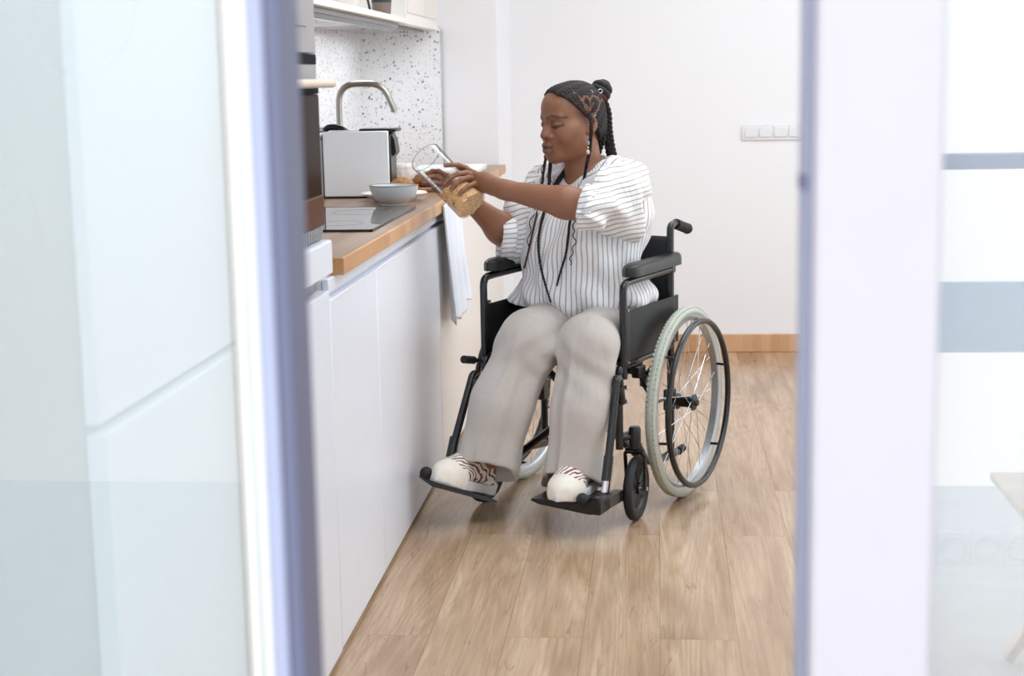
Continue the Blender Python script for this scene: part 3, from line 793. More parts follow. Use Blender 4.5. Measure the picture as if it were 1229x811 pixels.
# curtain drawn to the left behind the glass leaf
def curt(s, t):
    x = -1.38 + s * (.52 + .14 * np.clip((t - .3) / .7, 0, 1) ** 1.5)
    y = 1.66 + .035 * np.sin(s * 34 + .8 * np.sin(3 * t)) + .012 * np.sin(s * 71)
    return np.stack([x, y, 2.55 - 2.53 * t], 1)
cu = grid_obj('curtain', curt, 220, 40, M['curtain'], None, .002)
tag(cu, 'white curtain drawn aside behind the glass door at the left edge', 'curtain')

# ------------------------------------------------------------------ outside: balcony, railing and the house opposite, mirrored in the panes
struct(MB().box((-4, -2.6, -.12), (4, .895, -.03)), 'ground', M['deck_grey'])
rl = thing('balcony_railing', 'blue-grey balcony railing mirrored in the right glass pane', 'railing', (0, -1.15, -.03))
MB().box((.3, -.02, 1.136), (3.6, .03, 1.172), .004).build('handrail', M['rail_blue'], rl)
MB().box((.3, -.008, .705), (3.6, .008, .873), .002).build('panel', M['panel_blue'], rl)
for k in range(5): MB().box((.3 + .8175 * k, -.015, 0), (.33 + .8175 * k, .015, 1.135), .002).build("baluster", M['rail_blue'], rl)

fs = thing('folding_stool', 'pale wooden folding stool mirrored low in the right glass pane', 'stool', (.93, -.84, -.03))
for y in (-.15, .15):
    for s in (-1, 1):
        d = nrm([s * .26, 0, .42]); R3 = frame(d, (0, 1, 0))
        MB().box((-.022, -.011, 0), (.022, .011, .49), .004, 0, mat4(R3, (-s * .13, y + s * .013, .012))).build('leg', M['wood_chair'], fs)
for x in (-.12, 0, .12): MB().box((x - .05, -.19, .425), (x + .05, .19, .445), .004).build('seat_slat', M['wood_chair'], fs)
for s in (-1, 1): MB().tube([(s * .122, -.16, .41), (s * .122, .16, .41)], .011, 10).build('rail', M['wood_chair'], fs)
# ------------------------------------------------------------------ the wheelchair (built in its own frame)
wc = thing('wheelchair', 'black folding wheelchair with pale green tyres standing on the oak floor', 'wheelchair', tuple(ORG), ANG)
FB = M['frame_black']
Ry = lambda s: frame((s, 0, 0))
HX = .288; HZ = .304
def torus(mb, R, r, c, ax, n=72, m=14, mi=0, fx=1.0):
    a = np.arange(n) * 2 * PI / n; F3 = frame(ax)
    pts = np.array([c + F3 @ np.array([R * math.cos(t), R * math.sin(t), 0]) for t in a])
    V = []; 
    for t, p in zip(a, pts):
        rd = F3 @ np.array([math.cos(t), math.sin(t), 0]); z = F3[:, 2]
        for k in range(m):
            b = 2 * PI * k / m; V.append(p + r * (math.cos(b) * rd + fx * math.sin(b) * z))
    F = [(i * m + k, ((i + 1) % n) * m + k, ((i + 1) % n) * m + (k + 1) % m, i * m + (k + 1) % m) for i in range(n) for k in range(m)]
    return mb.add(V, F)
def rear_wheel():
    """axis along +x (outwards), centre at the origin"""
    X = mat4(np.array([[0, 0, 1], [1, 0, 0], [0, 1, 0]], float), (0, 0, 0))      # lathe axis -> x
    rim = MB().lathe([(.262, -.011), (.262, .011), (.268, .0145), (.282, .0145), (.281, .012), (.271, .008), (.271, -.008), (.281, -.012), (.282, -.0145), (.268, -.0145), (.262, -.011)], 96, X).build('rear_wheel', M['alloy'])
    ty = MB(); torus(ty, .2895, .0155, np.zeros(3), (1, 0, 0), 128, 16, fx=1.12)
    o = ty.build('tyre', M['tyre_green'], rim)
    tr_ = MB()
    for k in range(120):
        a = 2 * PI * k / 120
        for s in (-1, 1):
            b = s * .55; rr = .2883 + .0157 * math.cos(b)
            c = np.array([s * .0155 * 1.12 * math.sin(.55), rr * math.cos(a), rr * math.sin(a)])
            R3 = np.stack([np.array([1, 0, 0]), np.array([0, math.cos(a), math.sin(a)]), np.array([0, -math.sin(a), math.cos(a)])], 1)
            tr_.box((-.0048, -.0014, -.0045), (.0048, .0014, .0045), 0, 0, mat4(R3, c))
    tr_.build('tread', M['tyre_green'], rim, smooth=False)
    hr = MB(); torus(hr, .262, .0098, np.array([.046, 0, 0]), (1, 0, 0), 110, 14); hr.build('handrim', FB, rim)
    for k in range(6):
        a = 2 * PI * (k + .3) / 6; c, s = math.cos(a), math.sin(a)
        MB().tube([(.008, .266 * c, .266 * s), (.044, .262 * c, .262 * s)], .0045, 10).build('handrim_standoff', FB, rim)
    MB().lathe([(.0001, -.034), (.012, -.034), (.026, -.030), (.026, -.024), (.0175, -.020), (.0175, .020), (.026, .024), (.026, .030), (.012, .034), (.010, .042), (.0001, .042)], 32, X).build('hub', M['plastic_black'], rim)
    sp = MB().tube([(0, 0, 0), (0, 0, 1)], .0011, 6)
    proto = sp.build('spoke', M['chrome'], rim)
    proto_me = proto.data
    for k in range(28):
        o = proto if k == 0 else proto.copy()
        if k: COL.objects.link(o)
        side = 1 if k % 2 else -1; a = 2 * PI * k / 28; da = (1 if (k // 2) % 2 else -1) * 1.05
        p0 = np.array([side * .027, .0235 * math.cos(a + da), .0235 * math.sin(a + da)]); p1 = np.array([side * .003, .263 * math.cos(a), .263 * math.sin(a)])
        d = p1 - p0; L = np.linalg.norm(d); R3 = frame(d); Mx = np.eye(4); Mx[:3, :3] = R3 @ np.diag([1, 1, L]); Mx[:3, 3] = p0
        o.matrix_local = Matrix(Mx.tolist()); o.parent = rim
    return rim
w1 = rear_wheel(); w1.parent = wc; w1.location = (-HX, 0, HZ); w1.rotation_euler = (0, 0, PI)
w2 = copy_tree(w1, wc); w2.location = (HX, 0, HZ); w2.rotation_euler = (0.13, 0, 0)

def caster(s, yaw):
    c = np.array([s * .262, .352, 0]); rot = yaw
    Xm = np.array([[0, 0, 1], [1, 0, 0], [0, 1, 0]], float)
    fk = MB(); R3 = np.array(Matrix.Rotation(yaw, 3, 'Z'))
    tp = lambda p: c + R3 @ np.array(p, float)
    wz, wy = .0995, -.012
    for q in (-1, 1):
        fk.tube(fillet([tp((q * .004, 0, .222)), tp((q * .031, 0, .216)), tp((q * .031, wy * .6, .17)), tp((q * .029, wy, wz))], .02, 6), .0085, 12, flat=.6)
    fk.tube([tp((-.028, 0, .217)), tp((.028, 0, .217))], .009, 12); fk.tube([tp((-.034, wy, wz)), tp((.034, wy, wz))], .006, 10)
    fork = fk.build('caster_fork', FB, wc)
    cw = MB(); torus(cw, .085, .0145, np.zeros(3), (1, 0, 0), 72, 14)
    t_ = cw.build('caster_wheel', M['rubber_black'], wc); t_.location = tp((0, wy, wz)); t_.rotation_euler = (0, 0, yaw)
    X = mat4(Xm, (0, 0, 0)); hb_ = MB().lathe([(.0001, -.014), (.018, -.014), (.018, -.006), (.060, -.004), (.066, -.009), (.073, -.009), (.073, .009), (.066, .009), (.060, .004), (.018, .006), (.018, .014), (.0001, .014)], 48, X)
    for k in range(5):
        a = 2 * PI * k / 5
        hb_.tube([(0, .015 * math.cos(a), .015 * math.sin(a)), (0, .07 * math.cos(a), .07 * math.sin(a))], .0085, 8)
    hb_.build('caster_hub', M['plastic_black'], t_)
    bolt = MB().lathe([(.0001, -.0355), (.007, -.0355), (.007, .0355), (.0001, .0355)], 12, X).build('axle_bolt', M['chrome'], t_)
    b = MB().lathe([(.0001, .226), (.017, .226), (.0175, .232), (.0185, .25), (.0185, .285), (.015, .293), (.0001, .294)], 28, mat4(np.eye(3), (s * .262, .352, 0))).build('caster_housing', M['plastic_black'], wc)
for s, yaw in ((-1, .10), (1, -.12)): caster(s, yaw)

SX = .228
for s in (-1, 1):
    x = s * SX
    sf = MB()
    sf.tube(fillet([(x, .388, .228), (x, .388, .47), (x, .36, .478), (x, -.02, .478)], .02, 5), .0118, 14)          # front post + seat rail
    sf.tube([(x, -.02, .125), (x, -.02, .30), (x, -.018, .82)], .0122, 14)
    sf.tube(fillet([(x, .388, .262), (x + s * .004, .30, .262), (x, .19, .150), (x, .13, .128), (x, -.02, .126)], .05, 6), .0115, 12)
    sf.tube([(x, -.01, .304), (s * .262, -.0, .304)], .012, 12); sf.box((x - .014, -.036, .27), (x + .014, .012, .34), .004)
    sf.tube([(x, .388, .262), (s * .262, .352, .262)], .010, 10)
    sf.build('side_frame', FB, wc)
    ca = MB(); ca.tube(fillet([(x, -.0185, .815), (x, -.02, .865), (x, -.06, .868), (x, -.075, .864)], .045, 8), .0119, 14)
    ca.build('push_tube', FB, wc)
    gp = MB(); gd = nrm([0, -.10, -.024]); g0 = np.array([x, -.066, .8655])
    prof = [(.0001, 0), (.0165, 0), (.0175, .006)]
    for k in range(6): prof += [(.0170, .012 + k * .0145), (.0148 if k % 1 == 0 else .017, .0195 + k * .0145), (.0170, .022 + k * .0145)]
    prof += [(.018, .103), (.016, .110), (.0001, .111)]
    gp.lathe(prof, 24, mat4(frame(gd), g0)).build('push_handle', M['rubber_black'], wc)
    tl = MB(); tl.tube([(x, .10, .1275), (x, -.02, .1145), (x, -.085, .118)], .0105, 12); tl.build('tipping_lever', FB, wc)
    MB().tube([(x, -.086, .118), (x, -.125, .121)], [.0135, .0125], 14).build('lever_cap', M['rubber_black'], wc)
    # armrest
    ax = s * .236
    at = MB(); at.tube(fillet([(ax, .372, .44), (ax, .372, .725), (ax, .31, .728), (ax, -.005, .728)], .055, 8), .0118, 14)
    at.box((ax - .012, -.018, .716), (ax + .012, .010, .742), .003)
    arm = at.build('armrest_tube', FB, wc)
    pd = MB()
    yy = np.linspace(0, 1, 26); outline = []
    for t in yy: outline.append((.345 - .385 * t, .0285 * (min(1, (1 - (1 - min(1, t / .13)) ** 2)) ** .5 if t < .13 else (1 if t < .95 else (1 - ((t - .95) / .05) ** 2 * .35)))))
    sec = [(1.0, 0), (1.0, .55), (.93, .85), (.72, 1), (.3, 1.05)]
    V = []; ring = []
    full = [(k, z) for k, z in sec] + [(-k, z) for k, z in sec[::-1]]
    for (y, hw) in outline:
        for (k, z) in full: V.append((ax + k * max(hw, .004), y, .742 + .036 * z * (1 - .25 * max(0, (y - .27) / .075) ** 2)))
    n_ = len(full); F = []
    for i in range(len(outline) - 1):
        for k in range(n_): F.append((i * n_ + k, i * n_ + (k + 1) % n_, (i + 1) * n_ + (k + 1) % n_, (i + 1) * n_ + k))
    F.append(tuple(range(n_))); F.append(tuple((len(outline) - 1) * n_ + k for k in range(n_)))
    pd.add(V, F).build('armrest_pad', M['plastic_black'], wc)
    sg = MB(); sg.box((ax - .003, -.06, .488), (ax + .003, .345, .640), .001)
    sg.build('skirt_guard', M['vinyl_black'], wc)
    gs = MB(); gs.box((ax - .008, .338, .475), (ax + .008, .362, .652), .002); gs.build('guard_channel', M['plastic_black'], wc)
    for z in (.645, .487): MB().tube([(ax - .0095, .352, z), (ax + .0095, .352, z)], .004, 10).build('screw', M['chrome'], wc)
    # brake
    bk = MB(); bx_ = x + s * .02
    bk.box((x - .006, .262, .432), (x + s * .034, .312, .468), .004); bk.tube([(x, .30, .45), (bx_ + s * .012, .25, .437), (bx_ + s * .012, .2, .45)], .009, 10)
    bk.tube([(bx_, .285, .45), (bx_ + s * .006, .262, .405), (bx_ + s * .01, .235, .375)], .007, 10); bk.box((bx_ - .008, .215, .395), (bx_ + .012, .255, .43), .004)
    bk.tube(spline([(bx_ + s * .01, .24, .38), (bx_ + s * .012, .225, .342), (bx_ + s * .014, .19, .335), (bx_ + s * .02, .12, .335)], 6), .0045, 8)
    bk.build('brake_linkage', M['plastic_black'], wc)
    if s > 0:
        bl = MB(); bl.tube([(bx_ + .004, .29, .45), (bx_ + .012, .43, .474)], .006, 10); bl.tube([(bx_ + .010, .405, .470), (bx_ + .015, .46, .481)], .0125, 14)
        bl.build('brake_lever', M['rubber_black'], wc)
    cl = MB()
    for z in (.415, .372): cl.tube([(x, .388, z), (x + s * .006, .432, z + .004)], .0085, 10); cl.tube([(x - .004, .35, z - .004), (x + s * .01, .40, z)], .006, 8)
    cl.build('hanger_latch', M['plastic_black'], wc)
    for z in (.408, .366): MB().ico((x + s * .006, .346, z), .0065, 10).build('latch_bolt', M['chrome'], wc)
# footrest hangers and plates (the far one sits higher and tilted)
xl = -.247
hl = MB().tube(fillet([(xl + .004, .40, .372), (xl + .002, .425, .455), (xl, .445, .452), (xl, .525, .178)], .045, 8), .0118, 14)
hl.tube([(xl + .002, .415, .408), (xl, .43, .43)], .010, 10); hl.tube([(xl, .508, .235), (xl, .529, .165)], .0148, 14); hl.build('footrest_hanger', FB, wc)
MB().tube([(xl, .522, .185), (xl + .003, .548, .105)], .0095, 14).build('footrest_tube', M['chrome'], wc)
fpl = MB(); fpl.prism([(-.262, .118), (-.262, .085), (-.225, .078), (-.06, .092), (-.035, .1005), (-.035, .106), (-.07, .108), (-.215, .108), (-.235, .118)], 1, .44, .60)
fpl.box((-.262, .53, .079), (-.215, .603, .135), .006); fpl.build('footplate', M['plastic_black'], wc)
MB().ico((-.212, .618, .128), .0185, 18).tube([(-.222, .60, .128), (-.212, .62, .128)], .009, 10).build('plate_knob', M['rubber_black'], wc)
MB().tube([(-.234, .50, .10), (-.228, .47, .16), (-.216, .455, .165), (-.20, .452, .13)], .007, 8, flat=2.2).build('heel_loop', M['rubber_black'], wc)
xr = .235
hr_ = MB().tube(fillet([(xr - .004, .40, .372), (xr, .43, .435), (xr, .455, .435), (xr, .60, .212)], .04, 8), .0118, 14)
hr_.tube([(xr, .575, .262), (xr, .603, .206)], .0148, 14); hr_.build('footrest_hanger', FB, wc)
MB().tube([(xr, .597, .218), (xr + .002, .632, .150)], .0095, 14).build('footrest_tube', M['chrome'], wc)
# tilted plate: from the outer front corner down to the inner end
c0 = ch0 = None
o1 = w2c(atY(509, 574, 4.53)); i1 = w2c(atY(597, 601, 4.585))
ux = nrm(i1 - o1); Lp = np.linalg.norm(i1 - o1); uy = nrm(np.cross([0, 0, 1], ux)); uy = uy if uy[1] > 0 else -uy
uy = nrm(uy + np.array([0, 0, .18])); uz = nrm(np.cross(ux, uy)); uz = uz if uz[2] > 0 else -uz
Mp = mat4(np.stack([ux, uy, uz], 1), o1)
PLATE_R = (o1, ux, uy, uz, Lp)
fr2 = MB().add(*(lambda P: (np.array([o1 + ux * a + uy * b + uz * c for (a, c) in P for b in (-.145, .0)]),
    [tuple(2 * i for i in range(len(P))), tuple(2 * i + 1 for i in range(len(P)))[::-1]] + [(2 * i, 2 * i + 1, 2 * ((i + 1) % len(P)) + 1, 2 * ((i + 1) % len(P))) for i in range(len(P))]))(
    [(0, .010), (.0, -.006), (.03, -.016), (Lp * .85, -.010), (Lp, -.006), (Lp, .0), (Lp * .8, .002), (.06, .002), (.02, .012)]))
fr2.build('footplate', M['plastic_black'], wc)
kn = w2c(atY(511.5, 567.5, 4.525))
MB().ico(kn, .0195, 18).tube([kn, o1 + ux * .03 - uy * .03 + uz * .01], .009, 10).build('plate_knob', M['rubber_black'], wc)
MB().tube([np.array([xr + .002, .625, .165]), o1 + ux * .035 - uy * .05 - uz * .002], .012, 12).build('plate_bracket', M['plastic_black'], wc)
# seat, back, cross brace, cross rail
def seat(s, t):
    x = (2 * s - 1) * .222; return np.stack([x, .005 + .37 * t, .486 - .016 * (1 - (2 * s - 1) ** 2)], 1)
grid_obj('seat', seat, 24, 20, M['vinyl_black'], wc, .008)
def back(s, t):
    x = (2 * s - 1) * .236; return np.stack([x, -.012 - .030 * (1 - (2 * s - 1) ** 2), .52 + .31 * t], 1)
grid_obj('backrest', back, 24, 20, M['vinyl_black'], wc, .008)
cb = MB()
for s in (-1, 1): cb.tube([(s * .222, .16, .128), (-s * .205, .16 + s * .012, .462)], .0125, 12)
cb.build('cross_brace', FB, wc)
MB().tube([(-.01, .135, .29), (-.01, .185, .29)], .008, 12).build('brace_bolt', M['chrome'], wc)
# ------------------------------------------------------------------ the person, modelled in the wheelchair's frame
A_ = np.array
Hc = K(685.5, 146, 4.895)                                     # head centre
fdir = nrm(d2c(nrm([-.815, -.58, -.075])))                   # where the face points
hup = nrm(A_([0, 0, 1]) + .06 * d2c([-.88, -.47, 0]) * 0 - fdir * (fdir @ A_([0, 0, 1])))
hrt = np.cross(fdir, hup)
HR = np.stack([hrt, fdir, hup], 1)                           # head frame: x her right, y forward, z up
hd = lambda p: Hc + HR @ A_(p, float)
tw_ = math.radians(-16); TR = A_([[math.cos(tw_), -math.sin(tw_), 0], [math.sin(tw_), math.cos(tw_), 0], [0, 0, 1]]); T0_ = A_([-.005, .13, 0])
td = lambda p: T0_ + TR @ A_(p, float)                       # torso frame (turned to her right)

Lsh, Rsh = K(750, 219, 4.86), K(659, 226, 5.05)
Lel, Lwr = K(709, 249, 4.625), K(600, 226.5, 4.705)
Rel, Rwr = K(619, 289, 4.99), K(566, 244, 4.875)
JB, JM = K(567, 247.5, 4.745), K(511, 189, 4.855)            # jar: base and mouth centres
jax = nrm(JM - JB); JL = np.linalg.norm(JM - JB); JR = .053

# ---- left hand: fingers lie over the near side of the jar
ydir = d2c([0, 1, 0])
def onjar(u, v, off):
    """point in front of the jar wall on the sight line of (u, v); beside the jar it stays level with the axis"""
    best = None
    ys = np.linspace(4.62, 4.95, 331)
    P = A_([K(u, v, y) for y in ys]); q = P - JB; al = q @ jax; rad = np.linalg.norm(q - np.outer(al, jax), axis=1)
    i = np.argmin(rad)
    if rad[i] >= JR + off: return P[i]
    j = np.where(rad[:i + 1] <= JR + off)[0][0]; return P[j]
fing = []
for pts, r0, r1 in ((((568, 209), (559.5, 201.5), (550, 198), (542, 197.5), (534.5, 198.5)), .0092, .0066),
                    (((569, 212), (560, 207.5), (549.5, 208.5), (540, 213), (534, 219.5)), .0094, .0068),
                    (((571, 216), (562, 213), (553.5, 215.5), (546.5, 221), (541.5, 227.5)), .0090, .0066),
                    (((575, 220.5), (568.5, 220.5), (562, 223.5), (556, 228), (551, 233)), .0082, .0060)):
    P = [onjar(u, v, r0 + .0006) for u, v in pts]
    fing.append((P, r0, r1))
Lkn = [f[0][0] for f in fing]
Lpalm = sum(Lkn) / 4
prims = []
add = prims.append
# torso, hidden under the clothes
add(p_ell((-.02, .13, .585), (.165, .135, .085), k=.05)); add(p_ell((-.005, .13, .74), (.16, .12, .15), k=.05))
add(p_ell(td((0, 0, .91)), (.15, .095, .14), TR, k=.05))
add(p_cone(Lsh, td((-.05, 0, 1.0)), .052, .06, .04)); add(p_cone(Rsh, td((.05, 0, 1.0)), .052, .06, .04))
nb = td((0, -.005, 1.005))
add(p_cone(nb, hd((0, -.030, -.050)), .058, .050, .02)); add(p_cone(td((0, .04, .99)), hd((0, -.012, -.070)), .034, .036, .02))
# legs
for (h_, kn_, an_) in (((.085, .13, .565), (.040, .42, .545), (.150, .50, .19)), ((-.10, .13, .565), (-.150, .41, .545), (-.130, .47, .17))):
    add(p_cone(h_, kn_, .08, .060, .03)); add(p_cone(kn_, an_, .054, .034, .02))
# arms
def along(a, b, t): return a + (b - a) * t
add(p_cone(Lsh, Lel, .058, .047, .02)); mL = along(Lel, Lwr, .28)
add(p_cone(Lel, mL, .0475, .0470, .02)); add(p_cone(mL, along(Lel, Lwr, .97), .0465, .0265, .02))
add(p_cone(Rsh, Rel, .060, .050, .02)); mR = along(Rel, Rwr, .35)
add(p_cone(Rel, mR, .050, .050, .02)); add(p_cone(mR, Rwr, .048, .028, .02))
# left hand
add(p_cone(along(Lel, Lwr, .93), along(Lwr, Lpalm, .35), .0265, .0262, .02))
for kq, (P, r0, r1) in zip(Lkn, fing):
    add(p_cone(along(Lwr, Lpalm, .25), kq, .019, .0120, .016))
hb = nrm(Lpalm - Lwr)
add(p_ell(along(Lwr, Lpalm, .62) + ydir * .004, (.036, .026, .030), k=.016))
# thumb over the top to the far side
th = [along(Lwr, Lpalm, .25) + ydir * .014 + A_([0, 0, .008]), onjar(578, 213, .010) + ydir * .035, K(566, 207.5, 4.795), K(556.5, 203, 4.815), K(549, 200, 4.825)]
for (P, r0, r1) in fing:
    for i in range(4): add(p_cone(P[i], P[i + 1], r0 + (r1 - r0) * i / 4, r0 + (r1 - r0) * (i + 1) / 4, .0035))
for i in range(4): add(p_cone(th[i], th[i + 1], (.015, .0125, .0105, .0095)[i], (.0125, .0105, .0095, .0075)[i], .006))
# right hand: holds the jar from the far side
def farjar(u, v, off):
    ys = np.linspace(4.70, 5.0, 301); P = A_([K(u, v, y) for y in ys]); q = P - JB; al = q @ jax; rad = np.linalg.norm(q - np.outer(al, jax), axis=1)
    i = np.argmin(rad)
    if rad[i] >= JR + off: return P[i]
    j = np.where(rad <= JR + off)[0][-1]; return P[j]
rk = [farjar(538, 212, .014), farjar(536, 218, .014), farjar(534.5, 224, .014), farjar(535, 230, .014)]
Rp = sum(rk) / 4
for q in rk: add(p_cone(along(Rwr, Rp, .2), q, .020, .0125, .016))
add(p_ell(along(Rwr, Rp, .6), (.033, .028, .032), k=.016))
rf = [[rk[0], farjar(527, 206, .010), farjar(519, 205.5, .009), farjar(512.5, 208.5, .0085)],
      [rk[1], farjar(524, 212.5, .010), farjar(515, 213, .009), farjar(508, 216.5, .008)],
      [rk[2], farjar(523, 219.5, .010), farjar(514, 220.5, .009), K(508.5, 219.5, 4.835)],
      [rk[3], farjar(525, 226.5, .009), farjar(518, 227, .008), K(514, 228.5, 4.82)]]
for P in rf:
    for i in range(3): add(p_cone(P[i], P[i + 1], (.0095, .0088, .0078)[i], (.0088, .0078, .0066)[i], .0035))
rth = [along(Rwr, Rp, .25), farjar(549, 232, .016), farjar(542, 236, .012), K(538.5, 241.5, 4.80), ]
for i in range(3): add(p_cone(rth[i], rth[i + 1], (.0155, .0125, .0105)[i], (.0125, .0105, .0080)[i], .006))

# head
def he(c, r, k=.02, op='u', R=None): add(p_ell(hd(c), r, HR if R is None else HR @ R, k, op))
def hcn(a, b, ra, rb, k=.01): add(p_cone(hd(a), hd(b), ra, rb, k))
def rx(a): c, s = math.cos(a), math.sin(a); return A_([[1, 0, 0], [0, c, -s], [0, s, c]])
def rz_(a): c, s = math.cos(a), math.sin(a); return A_([[c, -s, 0], [s, c, 0], [0, 0, 1]])
he((0, -.016, .032), (.0755, .094, .086), .02)
he((0, .014, -.042), (.063, .070, .066), .035)
he((0, .045, .045), (.058, .046, .055), .03)                       # forehead
hcn((-.050, -.008, -.066), (-.018, .060, -.096), .022, .020, .03); hcn((.050, -.008, -.066), (.018, .060, -.096), .022, .020, .03)   # jaw
he((0, .073, -.098), (.023, .018, .018), .022)                     # chin
for s in (-1, 1):
    he((s * .040, .050, -.036), (.029, .031, .031), .025)          # full cheeks
    he((s * .056, .022, -.018), (.020, .028, .020), .025)
    hcn((s * .014, .085, .018), (s * .046, .071, .020), .0085, .007, .018)    # brow ridge
    he((s * .035, .092, -.001), (.0175, .014, .0110), .012, 's')  # eye sockets
    he((s * .0345, .0720, -.001), (.0165, .0135, .0122), .005)       # closed-down lids over the eyeballs
hcn((0, .082, .012), (0, .091, -.018), .0085, .0105, .014); hcn((0, .092, -.018), (0, .0985, -.031), .0115, .0140, .010)  # nose
for s in (-1, 1):
    he((s * .0175, .090, -.0355), (.0115, .0125, .0095), .007)
    he((s * .0085, .0985, -.0435), (.0042, .0055, .0040), .003, 's')
he((0, .074, -.066), (.034, .020, .024), .02)                       # muzzle
def lip(z, y, r, droop, wd):
    X = np.linspace(-1, 1, 7)
    P = [A_([x * wd, y - .021 * x * x, z - droop * x * x]) for x in X]
    for i in range(6):
        ra = r * (1 - .62 * X[i] ** 2); rb = r * (1 - .62 * X[i + 1] ** 2)
        hcn(P[i], P[i + 1], ra, rb, .0035)
lip(-.0615, .0965, .0105, .007, .029); lip(-.0790, .0945, .0120, -.005, .027)
add(p_cone(hd((-.022, .080, -.0705)), hd((0, .1065, -.0705)), .0012, .0016, .004)); prims[-1]['op'] = 's'
add(p_cone(hd((.022, .080, -.0705)), hd((0, .1065, -.0705)), .0012, .0016, .004)); prims[-1]['op'] = 's'
for s in (-1, 1):                                                  # ears
    Re = rz_(s * .35) @ rx(-.12)
    he((s * .0765, -.024, -.006), (.0085, .0185, .030), .008, 'u', Re)
    he((s * .0835, -.020, -.003), (.0060, .0095, .017), .004, 's', Re)
    he((s * .0735, -.014, -.031), (.0080, .0085, .0095), .006)
hlo, hhi = A_([-.34, -.02, .13]), A_([.62, .78, 1.34])
allp = np.concatenate([A_([p['c'] - p['R'], p['c'] + p['R']]) for p in prims if p['c'] is not None and p['op'] == 'u'])
hlo, hhi = allp.min(0) - .01, allp.max(0) + .01
V, F = surfnet(prims, hlo, hhi, .0027)
V = relax(V, F, 1, .4)
# colours: skin with lips, brows, lashes, nails
base = A_([.275, .118, .064]); col = np.tile(base, (len(V), 1))
hv = (V - Hc) @ HR
def paint(mask, c):
    global col
    m = np.clip(mask, 0, 1)[:, None]; col = col * (1 - m) + A_(c) * m
def segd(P, a, b):
    a, b = A_(a, float), A_(b, float); t = np.clip((P - a) @ (b - a) / ((b - a) @ (b - a)), 0, 1); return np.linalg.norm(P - a - t[:, None] * (b - a), axis=1)
def soft(d, r, w): return np.clip((r - d) / w + .5, 0, 1)
near = np.linalg.norm(V - Hc, axis=1) < .17
front = near & (hv[:, 1] > .02)
def fpaint(mask, c): paint(np.where(front, mask, 0), c)
p2 = hv[:, [0, 2]]
d2 = lambda a, b: segd(p2, a, b)
fpaint(.75 * soft(np.minimum(d2((-.020, -.064), (.020, -.064)), d2((-.018, -.078), (.018, -.078))), .0105, .004) * (hv[:, 1] > .070), (.125, .050, .046))
fpaint(.6 * soft(np.minimum(d2((-.015, -.080), (.015, -.080)), 9), .006, .004) * (hv[:, 1] > .078), (.28, .115, .105))
fpaint(.8 * soft(d2((-.024, -.0705), (.024, -.0705)), .0022, .0016) * (hv[:, 1] > .068), (.05, .02, .018))
for s in (-1, 1):
    fpaint(.85 * soft(np.minimum(d2((s * .013, .0195), (s * .033, .0275)), d2((s * .033, .0275), (s * .058, .0200))), .0040, .003), (.022, .014, .012))
    fpaint(soft(np.minimum(d2((s * .019, -.0060), (s * .034, -.0092)), d2((s * .034, -.0092), (s * .055, -.0030))), .0034, .0018), (.012, .008, .008))
    fpaint(.35 * soft(np.linalg.norm(p2 - [s * .035, .002], axis=1), .015, .012), (.115, .046, .032))
    fpaint(.8 * soft(np.linalg.norm(hv - [s * .0085, .0985, -.0425], axis=1), .0042, .003), (.02, .010, .008))
# fine hair at the hairline
axh = np.abs(hv[:, 0]); f1 = np.maximum(.74 * hv[:, 1] - .67 * hv[:, 2] + .006 + .22 * np.maximum(axh - .035, 0), hv[:, 1] - .052 + .9 * np.maximum(axh - .055, 0) - .25 * np.maximum(hv[:, 2] - .03, 0))
nz = np.sin(hv[:, 1] * 900) * np.sin(hv[:, 2] * 700 + hv[:, 1] * 300) * .5 + .5
paint(np.where(near & (hv[:, 2] > -.005) & (hv[:, 1] < .09), .75 * np.clip(1 - f1 / (.012 + .012 * (axh > .05)), 0, 1) * (.55 + .45 * nz), 0), (.03, .018, .014))
side_b = near & (axh > .055)
paint(np.where(side_b, .55 * soft(segd(hv[:, 1:], (.012, .03), (.004, -.006)), .011, .014) * (.5 + .5 * nz), 0), (.04, .022, .016))
for (P, r0, r1) in fing:
    ax_ = nrm(P[4] - P[3]); tip = P[4] + ax_ * (r1 - .002) - ydir * r1 * .55
    paint(.8 * soft(np.linalg.norm(V - tip, axis=1), .0055, .002), (.50, .30, .25))
person = thing('person', 'seated person in striped shirt and beige trousers pouring cereal from a glass jar', 'person', tuple(ORG), ANG)
body = mesh_obj('body', V, F, M['skin'], person, col)

# ------------------------------------------------------------------ shirt
HEMZ = .612
def torso_prims(grow=0.0):
    g = grow
    return [p_ell(td((0, -.012, .915)), (.182 + g, .122 + g, .165 + g), TR, k=.05),
            p_ell(td((.0, .030, .765)), (.200 + g, .160 + g, .150 + g), TR, k=.06),
            p_ell(A_([-.012, .150, .66]), (.228 + g, .175 + g, .095 + g), k=.06),
            p_ell(td((-.075, .092, .865)), (.082 + g, .064 + g, .078 + g), TR, k=.05), p_ell(td((.075, .092, .865)), (.082 + g, .064 + g, .078 + g), TR, k=.05),
            p_cone(td((-.035, -.008, 1.005)), Lsh + A_([0, 0, -.012]), .066 + g, .076 + g, .04), p_cone(td((.035, -.008, 1.005)), Rsh + A_([0, 0, -.012]), .066 + g, .074 + g, .04)]
tp_ = torso_prims()
tp_.append(p_ell(K(760, 262, 4.86), (.062, .075, .085), TR, k=.05))        # cloth gathered under the near arm
tp_.append(p_ell(A_([.175, .17, .625]), (.075, .075, .035), k=.03))         # shirt tail over the far hip
